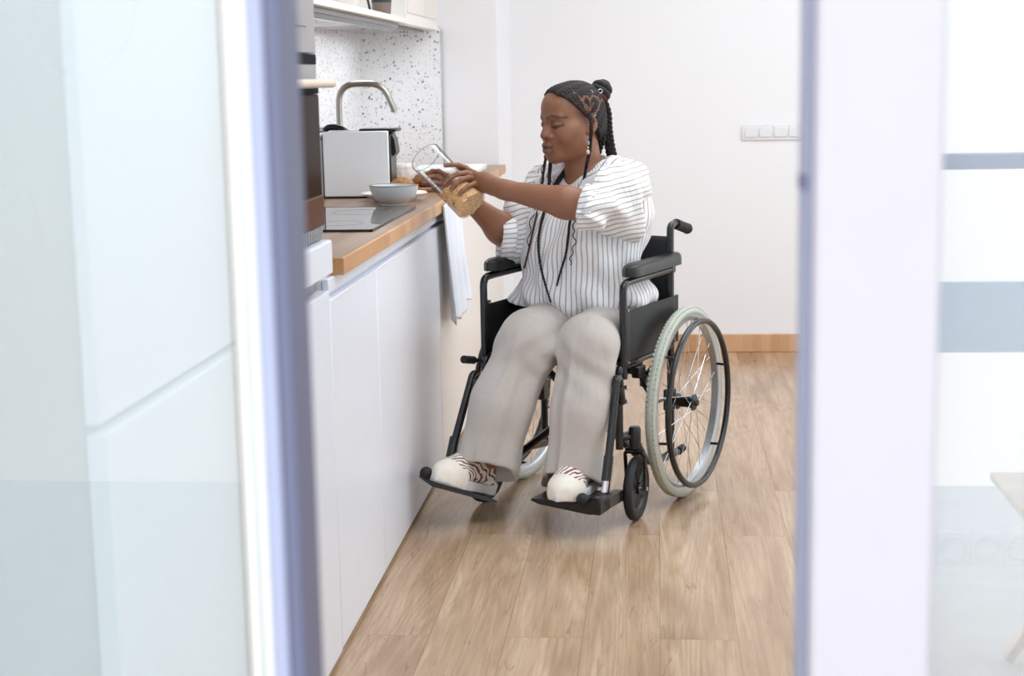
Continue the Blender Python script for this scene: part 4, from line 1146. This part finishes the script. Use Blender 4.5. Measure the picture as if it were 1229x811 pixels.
def folds(P):
    q = (P - T0_) @ TR; ang = np.arctan2(q[:, 0], q[:, 1] + .02); z = P[:, 2]
    low = np.clip((.80 - z) / .2, 0, 1)
    d = .009 * low * np.sin(ang * 11 + 3 * np.sin(z * 14)) + .006 * np.sin(38 * (z + .55 * np.abs(q[:, 0] + .05)) + 3 * np.sin(ang * 3)) * np.clip((z - .66) / .08, 0, 1) * np.clip((.95 - z) / .1, 0, 1)
    d += .004 * np.sin(70 * (q[:, 0] * .6 + z) + 2 * np.sin(z * 30)) * np.clip((z - .92) / .05, 0, 1)
    d -= .010 * np.exp(-((z - (HEMZ + .012 + .02 * np.sin(ang * 2))) / .012) ** 2) * 0
    return d
tp_.append(p_fn(folds, 'd'))
def hemcut(P):
    q = (P - T0_); ang = np.arctan2(q[:, 0], q[:, 1])
    zc = HEMZ + .012 - .045 * np.exp(-((ang + .02) / .35) ** 2) + .012 * np.sin(ang * 5 + 1) - .03 * np.clip(-q[:, 0] / .2, 0, 1) * (q[:, 1] < .1)
    return zc - P[:, 2]
tp_.append(p_fn(hemcut, 'i', .004))
# neck opening with a V
add2 = tp_.append
o_ = p_cone(nb + A_([0, 0, -.01]), hd((0, -.02, -.06)), .060, .075, .01); o_['op'] = 's'; add2(o_)
o_ = p_cone(td((0, .065, 1.10)), td((.0, .175, .925)), .060, .010, .01); o_['op'] = 's'; add2(o_)
def stripe_torso(V):
    q = (V - T0_) @ TR; ang = np.arctan2(q[:, 0], q[:, 1] + .03); return ang * .205 + .02 * q[:, 2]
V, F = surfnet(tp_, (-.36, -.09, .55), (.38, .40, 1.12), .005)
V = relax(V, F, 2, .4)
shirt = mesh_obj('shirt', V, F, M['shirt_stripe'], person, attrs={'stripe': stripe_torso(V)})

imr = d2c([1, 0, 0])
def sleeve(sh, el, wr, rs, re, out, extra, cutdir, stripe0, side):
    fd = nrm(wr - el); cutp = el + fd * out
    if cutdir is not None: cutp, fd = cutdir
    pr = [p_cone(sh, along(sh, el, .55), rs, (rs + re) / 2 + .008, .03), p_cone(along(sh, el, .5), el, (rs + re) / 2 + .008, re + .004, .03), p_cone(el, el + fd * (np.linalg.norm(cutp - el) + .03), re + .002, re - .002, .02)] + extra
    ad = nrm(el - sh); R3 = frame(ad)
    def fl(P):
        q = (P - sh); t = q @ ad; a = np.arctan2(q @ R3[:, 0], q @ R3[:, 1])
        return .0065 * np.sin(55 * t + 2.5 * np.sin(a * 2 + side)) * np.clip(t / .08, 0, 1) + .005 * np.sin(34 * t + 5 * a)
    pr.append(p_fn(fl, 'd'))
    pr.append(p_fn(lambda P: (P - cutp) @ fd, 'i', .003))
    pr.append(p_fn(lambda P: -(P - sh) @ nrm(ad * .8 + A_([side, 0, 0]) * .6) - .040, 'i', .01))
    c = np.concatenate([A_([p['c'] - p['R'], p['c'] + p['R']]) for p in pr if p['c'] is not None])
    V, F = surfnet(pr, c.min(0) - .02, c.max(0) + .02, .0045)
    V = relax(V, F, 1, .4)
    q = V - sh; t = q @ ad; stv = np.arctan2(q @ R3[:, 0], q @ R3[:, 1]) * (rs * .92)
    # stripes run along the sleeve: angle about the bent arm
    q2 = V - el; w = np.clip((t - np.linalg.norm(el - sh) * .7) / .06, 0, 1)
    o = mesh_obj('sleeve', V, F, M['shirt_stripe'], shirt, attrs={'stripe': V[:, 2] - .16 * (V @ imr) + .003 * np.sin(V @ imr * 45 + V[:, 2] * 30) * np.clip((.98 - V[:, 2]) / .06, 0, 1)})
    # rolled cuff
    Rc = frame(fd); cu = []
    prof = [(re - .008, -.040), (re + .0005, -.042), (re + .004, -.036), (re + .0045, -.008), (re + .002, .002), (re - .003, .003), (re - .006, -.004)]
    m = MB(); m.lathe(prof, 56, mat4(Rc, cutp))
    VV = m.v[0]; qq = (VV - cutp) @ Rc; aa = np.arctan2(qq[:, 1], qq[:, 0])
    VV = VV + (Rc @ (np.stack([np.cos(aa), np.sin(aa), 0 * aa]) * (.0022 * np.sin(aa * 5 + side) + .0015 * np.sin(aa * 9)))).T
    fcs = A_(m.f)
    mesh_obj('cuff', VV, fcs, M['shirt_stripe'], shirt, attrs={'stripe': VV[:, 2] - .05 * (VV @ imr) + .006})
    return o
sleeve(Lsh + A_([0, 0, -.008]), Lel, Lwr, .081, .056, .022, [p_ell(along(Lsh, Lel, .45) + A_([-.012, -.015, -.030]), (.072, .085, .085), k=.05), p_ell(K(752, 272, 4.80), (.050, .055, .055), k=.05)], None, 0, -1)
sleeve(Rsh, Rel, Rwr, .080, .066, .050, [p_ell(along(Rsh, Rel, .7) + A_([0, -.01, -.01]), (.072, .072, .072), k=.04)], (K(601, 285, 4.945), nrm(d2c([-1, -.25, .12]))), 0, 1)

# collar: a folded band round the neck that runs down into the V
def collar(s, t):
    a = (s - .5) * 2                                           # -1 near front end, 0 nape, 1 far front end
    th_ = a * 2.5
    back = np.cos(th_) * .5 + .5
    x = np.sin(th_) * (.068 + .010 * (1 - back)); y = -.058 * np.cos(th_) + .002 + .045 * (1 - back) ** 1.5
    z = 1.088 - .100 * (1 - back) ** 1.25
    nx, ny = np.sin(th_), -np.cos(th_)
    w = .040 + .034 * (1 - back)
    fold = np.where(t < .45, t / .45, 1.0); dn_ = np.clip((t - .45) / .55, 0, 1)
    off = .002 + .006 * np.sin(fold * PI / 2) + (.040 + .020 * (1 - back)) * dn_
    zz = z - .018 + .026 * np.sin(fold * PI / 2) - w * dn_ ** 1.3 * .95
    P = np.stack([x + nx * off, y + ny * off * .9, zz], 1)
    P = T0_ + (P + A_([0, .004, -.006])) @ TR.T; ctr = td((0, 0, 0))
    out = P - ctr; out[:, 2] = 0; out /= np.linalg.norm(out, axis=1)[:, None]
    for _ in range(8):
        d = ev(tp_[:-2], P); m = np.clip(.011 - d, 0, .02) * (dn_ > 0)
        P = P + m[:, None] * (A_([0, 0, .75]) + .6 * out)
    return P
co = grid_obj('collar', collar, 70, 18, M['shirt_stripe'], shirt, .0045)
me = co.data; t_c = np.zeros(len(me.vertices), np.float32); me.attributes['gt'].data.foreach_get('value', t_c); s_ = np.zeros(len(me.vertices), np.float32); me.attributes['gs'].data.foreach_get('value', s_); a = me.attributes.new('stripe', 'FLOAT', 'POINT'); a.data.foreach_set('value', t_c * .075 + .004 * np.sin(s_ * 40))
us_ = p_ell(td((0, .0, .93)), (.145, .105, .10), TR, k=.01)
V, F = surfnet([us_], td((-.2, -.2, .8)) , td((.2, .2, 1.06)), .006); mesh_obj('undershirt', V, F, M['undershirt'], person)
# buttons along the placket
def onsurf(u, v, pr, off, y0=4.45, y1=5.15):
    ys = np.arange(y0, y1, .0025); P = A_([K(u, v, y) for y in ys]); d = ev(pr, P)
    i = np.where(d < off)[0]
    return P[i[0]] if len(i) else None

# ------------------------------------------------------------------ trousers
LEGS = (dict(h=A_([.085, .13, .56]), k=A_([.040, .425, .548]), m=A_([.108, .520, .36]), f=A_([.165, .555, .10]), rk=.094, rm=.086, rf=.112, zf=.212, zb=.112),
        dict(h=A_([-.10, .13, .56]), k=A_([-.144, .412, .548]), m=A_([-.143, .480, .35]), f=A_([-.116, .500, .10]), rk=.086, rm=.077, rf=.101, zf=.186, zb=.112))
tq = [p_ell((-.01, .125, .57), (.205, .165, .095), k=.05)]
for i, L in enumerate(LEGS):
    pa = p_cone(L['h'], L['k'] + A_([0, .01, 0]), .100, L['rk'], .03, fl=((0, 0, 1), .98)); pb = p_cone(L['k'] + A_([0, .012, .0]), L['m'], L['rk'] - .002, L['rm'], .035, fl=((0, 1, 0), .85)); pc = p_cone(L['m'], L['f'], L['rm'], L['rf'], .035, fl=((0, 1, 0), .80))
    c_ = (L['h'] + L['k'] + L['f']) / 3
    tq.append(dict(f=(lambda P, pa=pa, pb=pb, pc=pc: smin(smin(pa['f'](P), pb['f'](P), .035), pc['f'](P), .05)), c=c_, R=.45, k=.02 if i == 0 else .006, op='u'))
tq.append(p_ell((-.058, .31, .525), (.055, .10, .050), k=.03))
def tfold(P):
    d = np.zeros(len(P))
    for i, L in enumerate(LEGS):
        ax = nrm(L['f'] - L['k']); q = P - L['k']; t = q @ ax; r = q - np.outer(t, ax)
        a = np.arctan2(r[:, 0], r[:, 1]); w = np.clip((t + .04) / .12, 0, 1) * np.exp(-(np.linalg.norm(r, axis=1) / .15) ** 4)
        d -= w * .010 * np.clip(1 - np.abs(a - (.1 if i else -.05)) / .16, 0, 1)                       # pressed crease
        d -= w * .008 * np.exp(-((a - (.95 if i else -1.0) + .5 * t) / .22) ** 2)             # fold falling from the inside of the knee
        d += w * .006 * np.exp(-((a - (.55 if i else -.5) + .4 * t) / .2) ** 2)
        d += w * .005 * np.sin(3 * a + 2.2 + i * 1.5 + 2.0 * np.sin(t * 6)) * np.clip(t / .25, 0, 1)
        d += .003 * np.exp(-((t - .03) / .07) ** 2) * np.sin(75 * (q[:, 2] + .8 * q[:, 0] * (1 if i else -1))) * np.exp(-((a - (1.2 if i else -1.2)) / .6) ** 2)
        d -= .008 * np.exp(-((t - .10) / .07) ** 2) * np.exp(-((a - (-1.35 if i else 1.35)) / .35) ** 2)   # pulled out at the hollow of the knee
    return d
tq.append(p_fn(tfold, 'd'))
def low(P):
    e = np.full(len(P), 9.0); m = P[:, 0] > -.03
    for i, L in enumerate(LEGS):
        e = np.where(m if i == 0 else ~m, P[:, 2] - .37, e)
    return e
tq.append(p_fn(low, 'shell', .013))
def hem(P):
    m = P[:, 0] > -.03; d = np.full(len(P), -1.0)
    for i, L in enumerate(LEGS):
        y1, y0 = L['f'][1] + .085, L['f'][1] - .085
        w = np.clip((P[:, 1] - y0) / (y1 - y0), -.2, 1.2); w = w * w * (3 - 2 * np.clip(w, 0, 1))
        e = L['zb'] + (L['zf'] - L['zb']) * np.clip(w, 0, 1.1) + .004 * np.sin(30 * P[:, 0]) - P[:, 2]
        d = np.where(m if i == 0 else ~m, e, d)
    return d
tq.append(p_fn(hem, 'i', .002))
V, F = surfnet(tq, (-.33, -.06, .08), (.33, .74, .70), .0042)
V = relax(V, F, 2, .4)
mesh_obj('trousers', V, F, M['trouser'], person)

# ------------------------------------------------------------------ shoes
def outline(y):
    Y = [-.06, 0, .008, .03, .07, .12, .165, .20, .235, .255, .268, .33]; Wd = [-.06, .008, .022, .033, .034, .036, .043, .046, .041, .030, .010, -.06]
    return np.interp(y, Y, Wd)
def shoe(heel, toe, upv, label=None):
    yv = nrm(toe - heel); upv = nrm(upv - yv * (upv @ yv)); xv = np.cross(yv, upv)
    e = empty('shoe', (0, 0, 0), 0, person); Mx = np.eye(4); Mx[:3, :3] = np.stack([xv, yv, upv], 1) * 1.13; Mx[:3, 3] = heel; e.matrix_local = Matrix(Mx.tolist())
    def side(P): return np.abs(P[:, 0] + .004 * np.sin(P[:, 1] * 12)) - outline(P[:, 1])
    def sole(P): return np.maximum(side(P) - .003, np.maximum(-(P[:, 2] - .006 * np.clip((P[:, 1] - .2) / .06, 0, 1) ** 2), P[:, 2] - .026 - .010 * np.clip((.06 - P[:, 1]) / .06, 0, 1)))
    ss = [dict(f=sole, c=A_([0, .13, .02]), R=.2, k=.004, op='u')]
    V, F = surfnet(ss, (-.07, -.02, -.01), (.07, .29, .06), .0035); V = relax(V, F, 2, .5)
    mesh_obj('sole', V, F, M['shoe_sole'], e)
    up = [p_cone((0, .035, .045), (0, .05, .110), .034, .037, .02), p_cone((0, .05, .06), (0, .20, .038), .038, .034, .03), p_cone((0, .07, .105), (0, .175, .062), .036, .032, .03),
          p_ell((0, .205, .034), (.046, .062, .036), k=.02)]
    cutb = p_fn(lambda P: .020 - P[:, 2], 'i', .004)
    V, F = surfnet(up + [cutb, p_fn(lambda P: side(P) - .002, 'i', .01), p_fn(lambda P: P[:, 2] - .142, 'i', .006)], (-.07, -.02, 0), (.07, .29, .17), .0035); V = relax(V, F, 2, .5)
    mesh_obj('upper', V, F, M['shoe_zebra'], e)
    capf = p_fn(lambda P: (.192 + .35 * np.maximum(P[:, 2] - .04, 0)) - P[:, 1] - .0 * P[:, 0], 'i', .004)
    cap = [p_ell((0, .203, .030), (.0495, .0685, .0375), k=.02), p_ell((0, .203, .016), (.0515, .0690, .026), k=.02), p_cone((0, .15, .045), (0, .22, .034), .036, .034, .02)]
    V, F = surfnet(cap + [p_fn(lambda P: .0012 - P[:, 2] + .008 * np.clip((P[:, 1] - .22) / .05, 0, 1) ** 2, 'i', .003), p_fn(lambda P: side(P) - .0055, 'i', .008), capf], (-.07, .12, -.01), (.07, .29, .10), .0035); V = relax(V, F, 2, .5)
    mesh_obj('toe_cap', V, F, M['shoe_cream'], e)
    m = MB()
    for k in range(4):
        y = .088 + .024 * k; z = .138 - .013 * k - .0016 * k * k
        m.tube(spline([(-.026, y, z - .014), (0, y + .004, z + .0045), (.026, y, z - .014)], 6), .003, 8)
    m.tube(spline([(0, .085, .142), (-.022, .075, .150), (-.036, .092, .136), (-.012, .092, .140)], 6), .0028, 8); m.tube(spline([(0, .085, .142), (.022, .072, .149), (.033, .088, .134), (.01, .092, .140)], 6), .0028, 8)
    m.build('laces', M['lace_white'], e)
    return e
o1_, ux_, uy_, uz_, Lp_ = PLATE_R
ht = w2c(atY(524, 580, 4.49)); hh = ht + nrm(w2c(atY(577, 591, 4.70)) - ht) * .300
shoe(hh, ht, nrm(uz_ + A_([0, 0, .6])))
lt_ = w2c(atY(670, 604.5, 4.42)); lh = lt_ + nrm(A_([.018, -.245, -.006])) * .300
shoe(lh, lt_, A_([0, 0, 1.0]))

# ------------------------------------------------------------------ hair
hp = [p_ell(hd((0, -.016, .032)), (.0815, .100, .0915), HR, k=.02), p_ell(hd((0, .042, .050)), (.0625, .049, .0555), HR, k=.03), p_ell(hd((0, -.035, -.02)), (.074, .075, .06), HR, k=.03)]
def hairline(P):
    q = (P - Hc) @ HR; ax = np.abs(q[:, 0])
    f1 = .74 * q[:, 1] - .67 * q[:, 2] + .006 + .22 * np.maximum(ax - .035, 0) - .004 * np.cos(q[:, 0] * 60)   # forehead to temple
    f1 = np.maximum(f1, q[:, 1] - .052 + .9 * np.maximum(ax - .055, 0) - .25 * np.maximum(q[:, 2] - .03, 0))
    f2 = np.maximum(q[:, 1] + .012 - .55 * (q[:, 2] + .01), -1) * (q[:, 2] < .02) - (q[:, 2] >= .02)       # clear of the ears
    f3 = -.085 - q[:, 2]
    return np.maximum(np.maximum(f1, f3), np.where(q[:, 2] < .02, f2, -1))
hc_ = A_([0, -.030, .055]); bunq = HR.T @ (K(721.5, 107.5, 4.955) - Hc); bz = nrm(bunq - A_([0, -.016, .032])); Bf = frame(bz, (0, 1, 0))
def rows(P):
    q = (P - Hc) @ HR - bunq; a = np.arctan2(q @ Bf[:, 1], q @ Bf[:, 0]); L = np.linalg.norm(q, axis=1)
    return np.abs(np.sin(a * 9.0 + .6)), L, a
def rowd(P):
    s1, L, a = rows(P); q = (P - Hc) @ HR; fl = np.clip(np.linalg.norm(q[:, 1:] - hc_[1:], axis=1) / .018 - 1, 0, 1) * (q[:, 0] < 0) + (q[:, 0] >= 0)
    s1 = 1 - (1 - s1) * fl; L = L * fl
    return -.0036 * np.clip(s1, .12, 1) ** .6 + .0012 * np.sin(L * 620 + 3 * a) * s1 + .0014
hp.append(p_fn(rowd, 'd'))
hp.append(p_fn(hairline, 'i', .003))
o_ = p_ell(hd((0, -.016, .032)), (.070, .088, .080), HR, k=.002, op='s'); hp.append(o_)
V, F = surfnet(hp, Hc - .15, Hc + .15, .0025); V = relax(V, F, 1, .4)
hv = (V - Hc) @ HR
hc = np.tile(A_([.012, .010, .011]), (len(V), 1)); s1, L_, a_ = rows(V); m = (.5 * np.clip(np.linalg.norm(hv[:, 1:] - hc_[1:], axis=1) / .018 - 1, 0, 1) * np.clip((.22 - s1) / .12, 0, 1))[:, None]; hc = hc * (1 - m) + A_([.09, .045, .03]) * m
# partings: a heart above the near ear with a branching line inside, and rows on the crown
pw = A_([.24, .115, .075])
def px(u, v):   # pixel on the near side of the head -> (y, z) in the head frame
    d = d2c(ray(u, v)); o3 = w2c(CAM); q0 = HR.T @ (o3 - Hc); dq = HR.T @ d
    a_ = q0 / A_([.0815, .1, .0915]) - A_([0, -.016, .032]) / A_([.0815, .1, .0915]); b_ = dq / A_([.0815, .1, .0915])
    A2, B2, C2 = b_ @ b_, a_ @ b_, a_ @ a_ - 1; D = B2 * B2 - A2 * C2
    if D < 0: return None
    return q0 + dq * ((-B2 - math.sqrt(D)) / A2)
lines = [[(708, 138.5), (702, 128), (699, 121), (701, 116), (705, 116.5), (707.5, 121), (708, 130)], [(708, 138.5), (714, 136), (718, 130), (719.5, 124), (717, 117.5), (711, 115), (708, 119)],
         [(708, 132), (703, 126)], [(708, 131), (711.5, 124)], [(719, 122), (723, 119.5)], [(698, 119), (690, 113), (684, 106)], [(712, 139), (717, 142)]]
for ln in lines:
    P3 = [px(*p) for p in ln]
    for a, b in zip(P3, P3[1:]):
        if a is None or b is None: continue
        m = (soft(segd(hv, a, b), .0040, .0020) * .9)[:, None]; hc = hc * (1 - m) + pw * m
# thin hair near the hairline
q = hv; ax = np.abs(q[:, 0]); f1 = .74 * q[:, 1] - .67 * q[:, 2] + .006 + .22 * np.maximum(ax - .035, 0)
m = (.35 * np.clip((f1 + .014) / .014, 0, 1) * (q[:, 2] > 0))[:, None]; hc = hc * (1 - m) + pw * .6 * m
hair = mesh_obj('hair', V, F, M['hair'], person, hc)

def braid_pts(px_list, k=8): return spline([A_(p) for p in px_list], k)
def plait(name, P, r0, r1, mat, pitch=.016, parent=None):
    """three strands woven along a curve"""
    P = np.asarray(P); seg = np.linalg.norm(np.diff(P, axis=0), axis=1); s = np.concatenate([[0], np.cumsum(seg)])
    n = max(24, int(s[-1] / .0022)); ss = np.linspace(0, s[-1], n); Q = np.stack([np.interp(ss, s, P[:, k]) for k in range(3)], 1)
    T = np.gradient(Q, axis=0); T /= np.linalg.norm(T, axis=1)[:, None]
    N = nrm(np.cross(T[0], ydir)); fr = []
    for t in T: N = nrm(N - t * (N @ t)); fr.append((N, np.cross(t, N)))
    R = r0 + (r1 - r0) * ss / s[-1]; mb = MB()
    for k in range(3):
        ph = 2 * PI * ss / (pitch * 3) * 1.0 + 2 * PI * k / 3
        C = np.array([Q[i] + R[i] * (.62 * math.sin(ph[i]) * fr[i][0] + .34 * math.sin(2 * ph[i]) * fr[i][1]) for i in range(n)])
        mb.tube(C, R * .52, 7)
    return mb.build(name, mat, parent or hair, angle=70)
# bun with a wound tie
bc = K(721.5, 107.5, 4.955); bn = MB()
V_ = []
tor = MB(); bax = nrm(d2c([.45, .35, .75]))
for k, (R_, r_, dz) in enumerate(((.0235, .0135, -.010), (.0205, .0135, .006), (.0105, .0125, .016))):
    torus(tor, R_, r_, bc + bax * dz, nrm(bax + A_([.12 * k, -.1 * k, .05])), 48, 14)
tor.ico(bc, .024, 16); bun = tor.build('bun', M['braid'], hair)
tie = MB(); torus(tie, .026, .006, bc - bax * .021, bax, 40, 10); tie.build('hair_tie', M['hair_tie'], hair)
ri = MB(); torus(ri, .0062, .0011, K(720.5, 109.3, 4.905), nrm(d2c([.3, -1, .1])), 28, 8); ri.build('hair_ring', M['silver'], hair)
ri = MB(); torus(ri, .0045, .0010, px(709.5, 110) @ HR.T + Hc, nrm(d2c([.3, -1, .3])), 28, 8); ri.build('hair_ring', M['silver'], hair)
# braids down the back of the neck
plait('braid', braid_pts([K(723, 118, 4.955), K(729, 135, 4.96), K(730.5, 155, 4.965), K(733.5, 175, 4.97), K(737, 190, 4.975)]), .0125, .0115, M['braid'], .014)
plait('braid', braid_pts([K(719, 125, 4.95), K(724, 145, 4.95), K(723, 165, 4.95), K(718, 182, 4.955), K(713, 196, 4.96)]), .0125, .010, M['braid'], .014)
plait('braid', braid_pts([K(724, 117, 4.985), K(728.5, 140, 4.99), K(728, 165, 4.985), K(732, 188, 4.99)]), .0115, .010, M['braid'], .014)
# braids over the chest, laid on the shirt
full = tp_
def lay(pts, off):
    out = []
    for p in pts:
        if len(p) == 3: out.append(K(*p)); continue
        q = onsurf(p[0], p[1], full, off)
        out.append(q if q is not None else out[-1] + A_([0, 0, -.03]))
    return braid_pts(out, 8)
ear = hd((-.080, -.004, .005))
plait('braid', lay([(707, 136, 4.818), (709.5, 150, 4.800), (709, 166, 4.800), (707.5, 182, 4.805), (704, 198, 4.80), (701, 215), (697, 232), (690, 250), (684, 266), (682, 285), (679, 305), (673, 325), (668, 343)], .006), .0062, .0028, M['braid'], .010)
plait('braid', lay([(672, 172, 4.96), (663, 183, 4.935), (660, 203, 4.885), (659, 222, 4.86), (657, 240), (652, 258), (648, 275), (646, 295), (649, 320), (654, 340), (661, 363)], .006), .0060, .0030, M['braid'], .010)
plait('braid', lay([(670, 174, 4.97), (657, 185, 4.94), (652.5, 205, 4.90), (650, 225, 4.88), (648, 243), (643, 262), (639, 280), (634, 302), (629, 322)], .006), .0045, .0030, M['braid_auburn'], .010)
plait('braid', lay([(682, 201), (679, 205), (672, 214), (663, 228), (655, 243)], .008), .0085, .007, M['braid'], .012)
wv = lay([(662, 182, 4.95), (654, 188, 4.925), (651, 205, 4.895), (651, 225, 4.875), (645, 245), (638, 262), (635, 282), (633, 300)], .006)
tt = np.linspace(0, 1, len(wv)); MB().tube(wv + np.outer(.004 * np.sin(tt * 40), d2c([1, 0, 0])), .0016, 6).build('loose_strand', M['braid'], hair)
wv = lay([(690, 262), (688, 275), (690, 290), (686, 305), (684, 318)], .006)
tt = np.linspace(0, 1, len(wv)); MB().tube(wv + np.outer(.004 * np.sin(tt * 28), d2c([1, 0, 0])), .0016, 6).build('loose_strand', M['braid'], hair)
# jewellery
ee = K(705.5, 170.5, 4.795)
eg = MB().ico(ee + A_([0, 0, -.003]), (.0055, .0045, .0075), 14).build('earring', M['stone_blue'], person)
MB().ico(ee + A_([0, 0, -.0165]), .0042, 12).build('gold_bead', M['gold'], eg); MB().ico(ee + A_([0, 0, -.030]), (.0055, .0055, .008), 14).build('drop', M['pearl_pink'], eg)
ec = MB(); torus(ec, .0062, .0014, hd((-.083, -.030, .016)), nrm(HR @ A_([0, .5, .9])), 24, 8); ec.build('ear_cuff', M['silver'], person)
MB().ico(hd((-.0235, .0945, -.034)), .0021, 10).build('nose_stud', M['silver'], person)
rg = MB(); f3 = fing[3][0]; dr = nrm(f3[1] - f3[0]); rc = along(f3[0], f3[1], .45); torus(rg, .0098, .0013, rc, dr, 28, 8)
for k in range(6):
    a = k * PI / 3; R3 = frame(-ydir); rg.ico(rc - ydir * .0105 + R3 @ A_([.004 * math.cos(a), .004 * math.sin(a), 0]), .0019, 8)
rg.build('finger_ring', M['silver'], person)

# ------------------------------------------------------------------ the jar and its cereal
jar = thing('cereal_jar', 'tilted clear glass jar of cereal rings held in both hands above the bowl', 'jar', tuple(ORG), ANG)
RJ = frame(jax, (0, 0, 1)); MJ = mat4(RJ, JB)
MB().lathe([(.0001, .0), (.044, .0), (.050, .003), (.0525, .010), (.0525, JL - .004), (.0532, JL), (.0510, JL), (.0502, JL - .004), (.0500, .012), (.047, .0065), (.0001, .006)], 80, MJ).build('glass_body', M['jar_glass'], jar)
ce = MB(); fill = .094
V_, F_ = [], []
tm = MB(); torus(tm, .0050, .0028, np.zeros(3), (0, 0, 1), 14, 8); tv, tf = tm.v[0], tm.f
def ring_at(p, nrmv):
    R3 = frame(nrmv, RNG.randn(3)); ce.add(tv @ R3.T * (.85 + .3 * RNG.rand()) + p, tf)
def top(a, r): return fill + .030 * r / .05 * math.cos(a - 2.6) + .004 * math.sin(3 * a)
for k in range(430):                                           # against the wall
    a = RNG.rand() * 2 * PI; z = .012 + RNG.rand() * (top(a, .044) - .012)
    ring_at(JB + RJ @ A_([.0445 * math.cos(a), .0445 * math.sin(a), z]), RJ @ nrm(A_([math.cos(a), math.sin(a), 0]) + .28 * RNG.randn(3)))
for k in range(240):                                           # on the base
    a = RNG.rand() * 2 * PI; r = .044 * math.sqrt(RNG.rand())
    ring_at(JB + RJ @ A_([r * math.cos(a), r * math.sin(a), .0105]), RJ @ nrm(A_([0, 0, 1]) + .3 * RNG.randn(3)))
for k in range(150):                                           # on the loose top
    a = RNG.rand() * 2 * PI; r = .044 * math.sqrt(RNG.rand())
    ring_at(JB + RJ @ A_([r * math.cos(a), r * math.sin(a), top(a, r) - .002]), RNG.randn(3))
core = []
for r in (.0001, .02, .0405): core.append(r)
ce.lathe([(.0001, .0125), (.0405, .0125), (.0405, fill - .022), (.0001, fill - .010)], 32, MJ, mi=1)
co_ = ce.build('cereal', [M['cereal'], M['cereal_shade']], None, angle=60); co_.location = tuple(ORG); co_.rotation_euler = (0, 0, ANG)
tag(co_, 'golden ring-shaped cereal filling the lower half of the glass jar', 'cereal', kind='stuff')
rm_ = MB(); torus(rm_, .0521, .0013, JB + jax * JL, jax, 72, 10); rm_.build('rim', M['jar_rim'], jar)
# ------------------------------------------------------------------ camera, light, look
cd = bpy.data.cameras.new('camera'); cam = bpy.data.objects.new('camera', cd); COL.objects.link(cam)
Rm = np.eye(4); Rm[:3, :3] = RW; Rm[:3, 3] = CAM; cam.matrix_world = Matrix(Rm.tolist())
cd.sensor_width = 36; cd.lens = FPX / 1229 * 36; cd.clip_start = .02
cd.dof.use_dof = True; cd.dof.focus_distance = 4.78; cd.dof.aperture_fstop = (cd.lens / 1000) / .0125
SC.camera = cam
w = bpy.data.worlds.new('sky'); SC.world = w; w.use_nodes = True
nt = w.node_tree; bg = nt.nodes['Background']
tc = nt.nodes.new('ShaderNodeTexCoord'); sp = nt.nodes.new('ShaderNodeSeparateXYZ'); nt.links.new(tc.outputs['Generated'], sp.inputs[0])
rp = nt.nodes.new('ShaderNodeValToRGB'); e = rp.color_ramp.elements
e[0].position = .45; e[0].color = (.70, .70, .70, 1); e[1].position = .62; e[1].color = (.86, .94, 1.0, 1)
mp = nt.nodes.new('ShaderNodeMath'); mp.operation = 'MULTIPLY_ADD'; mp.inputs[1].default_value = .5; mp.inputs[2].default_value = .5
nt.links.new(sp.outputs[2], mp.inputs[0]); nt.links.new(mp.outputs[0], rp.inputs[0]); nt.links.new(rp.outputs[0], bg.inputs[0])
bg.inputs[1].default_value = 2.5
for nm, loc, en, sz in (('ceiling_fill', (.5, 3.6, 2.63), 34, 1.8), ('ceiling_fill', (.5, 5.8, 2.63), 34, 1.8)):  # unseen fill lights added under the ceiling to brighten the room
    ld = bpy.data.lights.new(nm, 'AREA'); ld.energy = en; ld.size = sz; ld.color = (.91, .96, 1)
    lo = bpy.data.objects.new(nm, ld); COL.objects.link(lo); lo.location = loc
ld = bpy.data.lights.new('under_cabinet_lamp', 'AREA'); ld.shape = 'RECTANGLE'; ld.size = .18; ld.size_y = 1.1; ld.energy = 2.4; ld.color = (.95, .98, 1)
lo = bpy.data.objects.new('under_cabinet_lamp', ld); COL.objects.link(lo); lo.location = (-1.2, 6.7, ZU - .03)
SC.view_settings.view_transform = 'Standard'; SC.view_settings.look = 'None'; SC.view_settings.gamma = 1; SC.view_settings.use_curve_mapping = False
SC.view_settings.exposure = 0.0
SC.cycles.use_denoising = True
SC.cycles.max_bounces = 14; SC.cycles.diffuse_bounces = 6; SC.cycles.glossy_bounces = 5; SC.cycles.transparent_max_bounces = 16; SC.cycles.transmission_bounces = 8
SC.cycles.caustics_reflective = False; SC.cycles.caustics_refractive = False; SC.cycles.sample_clamp_indirect = 6
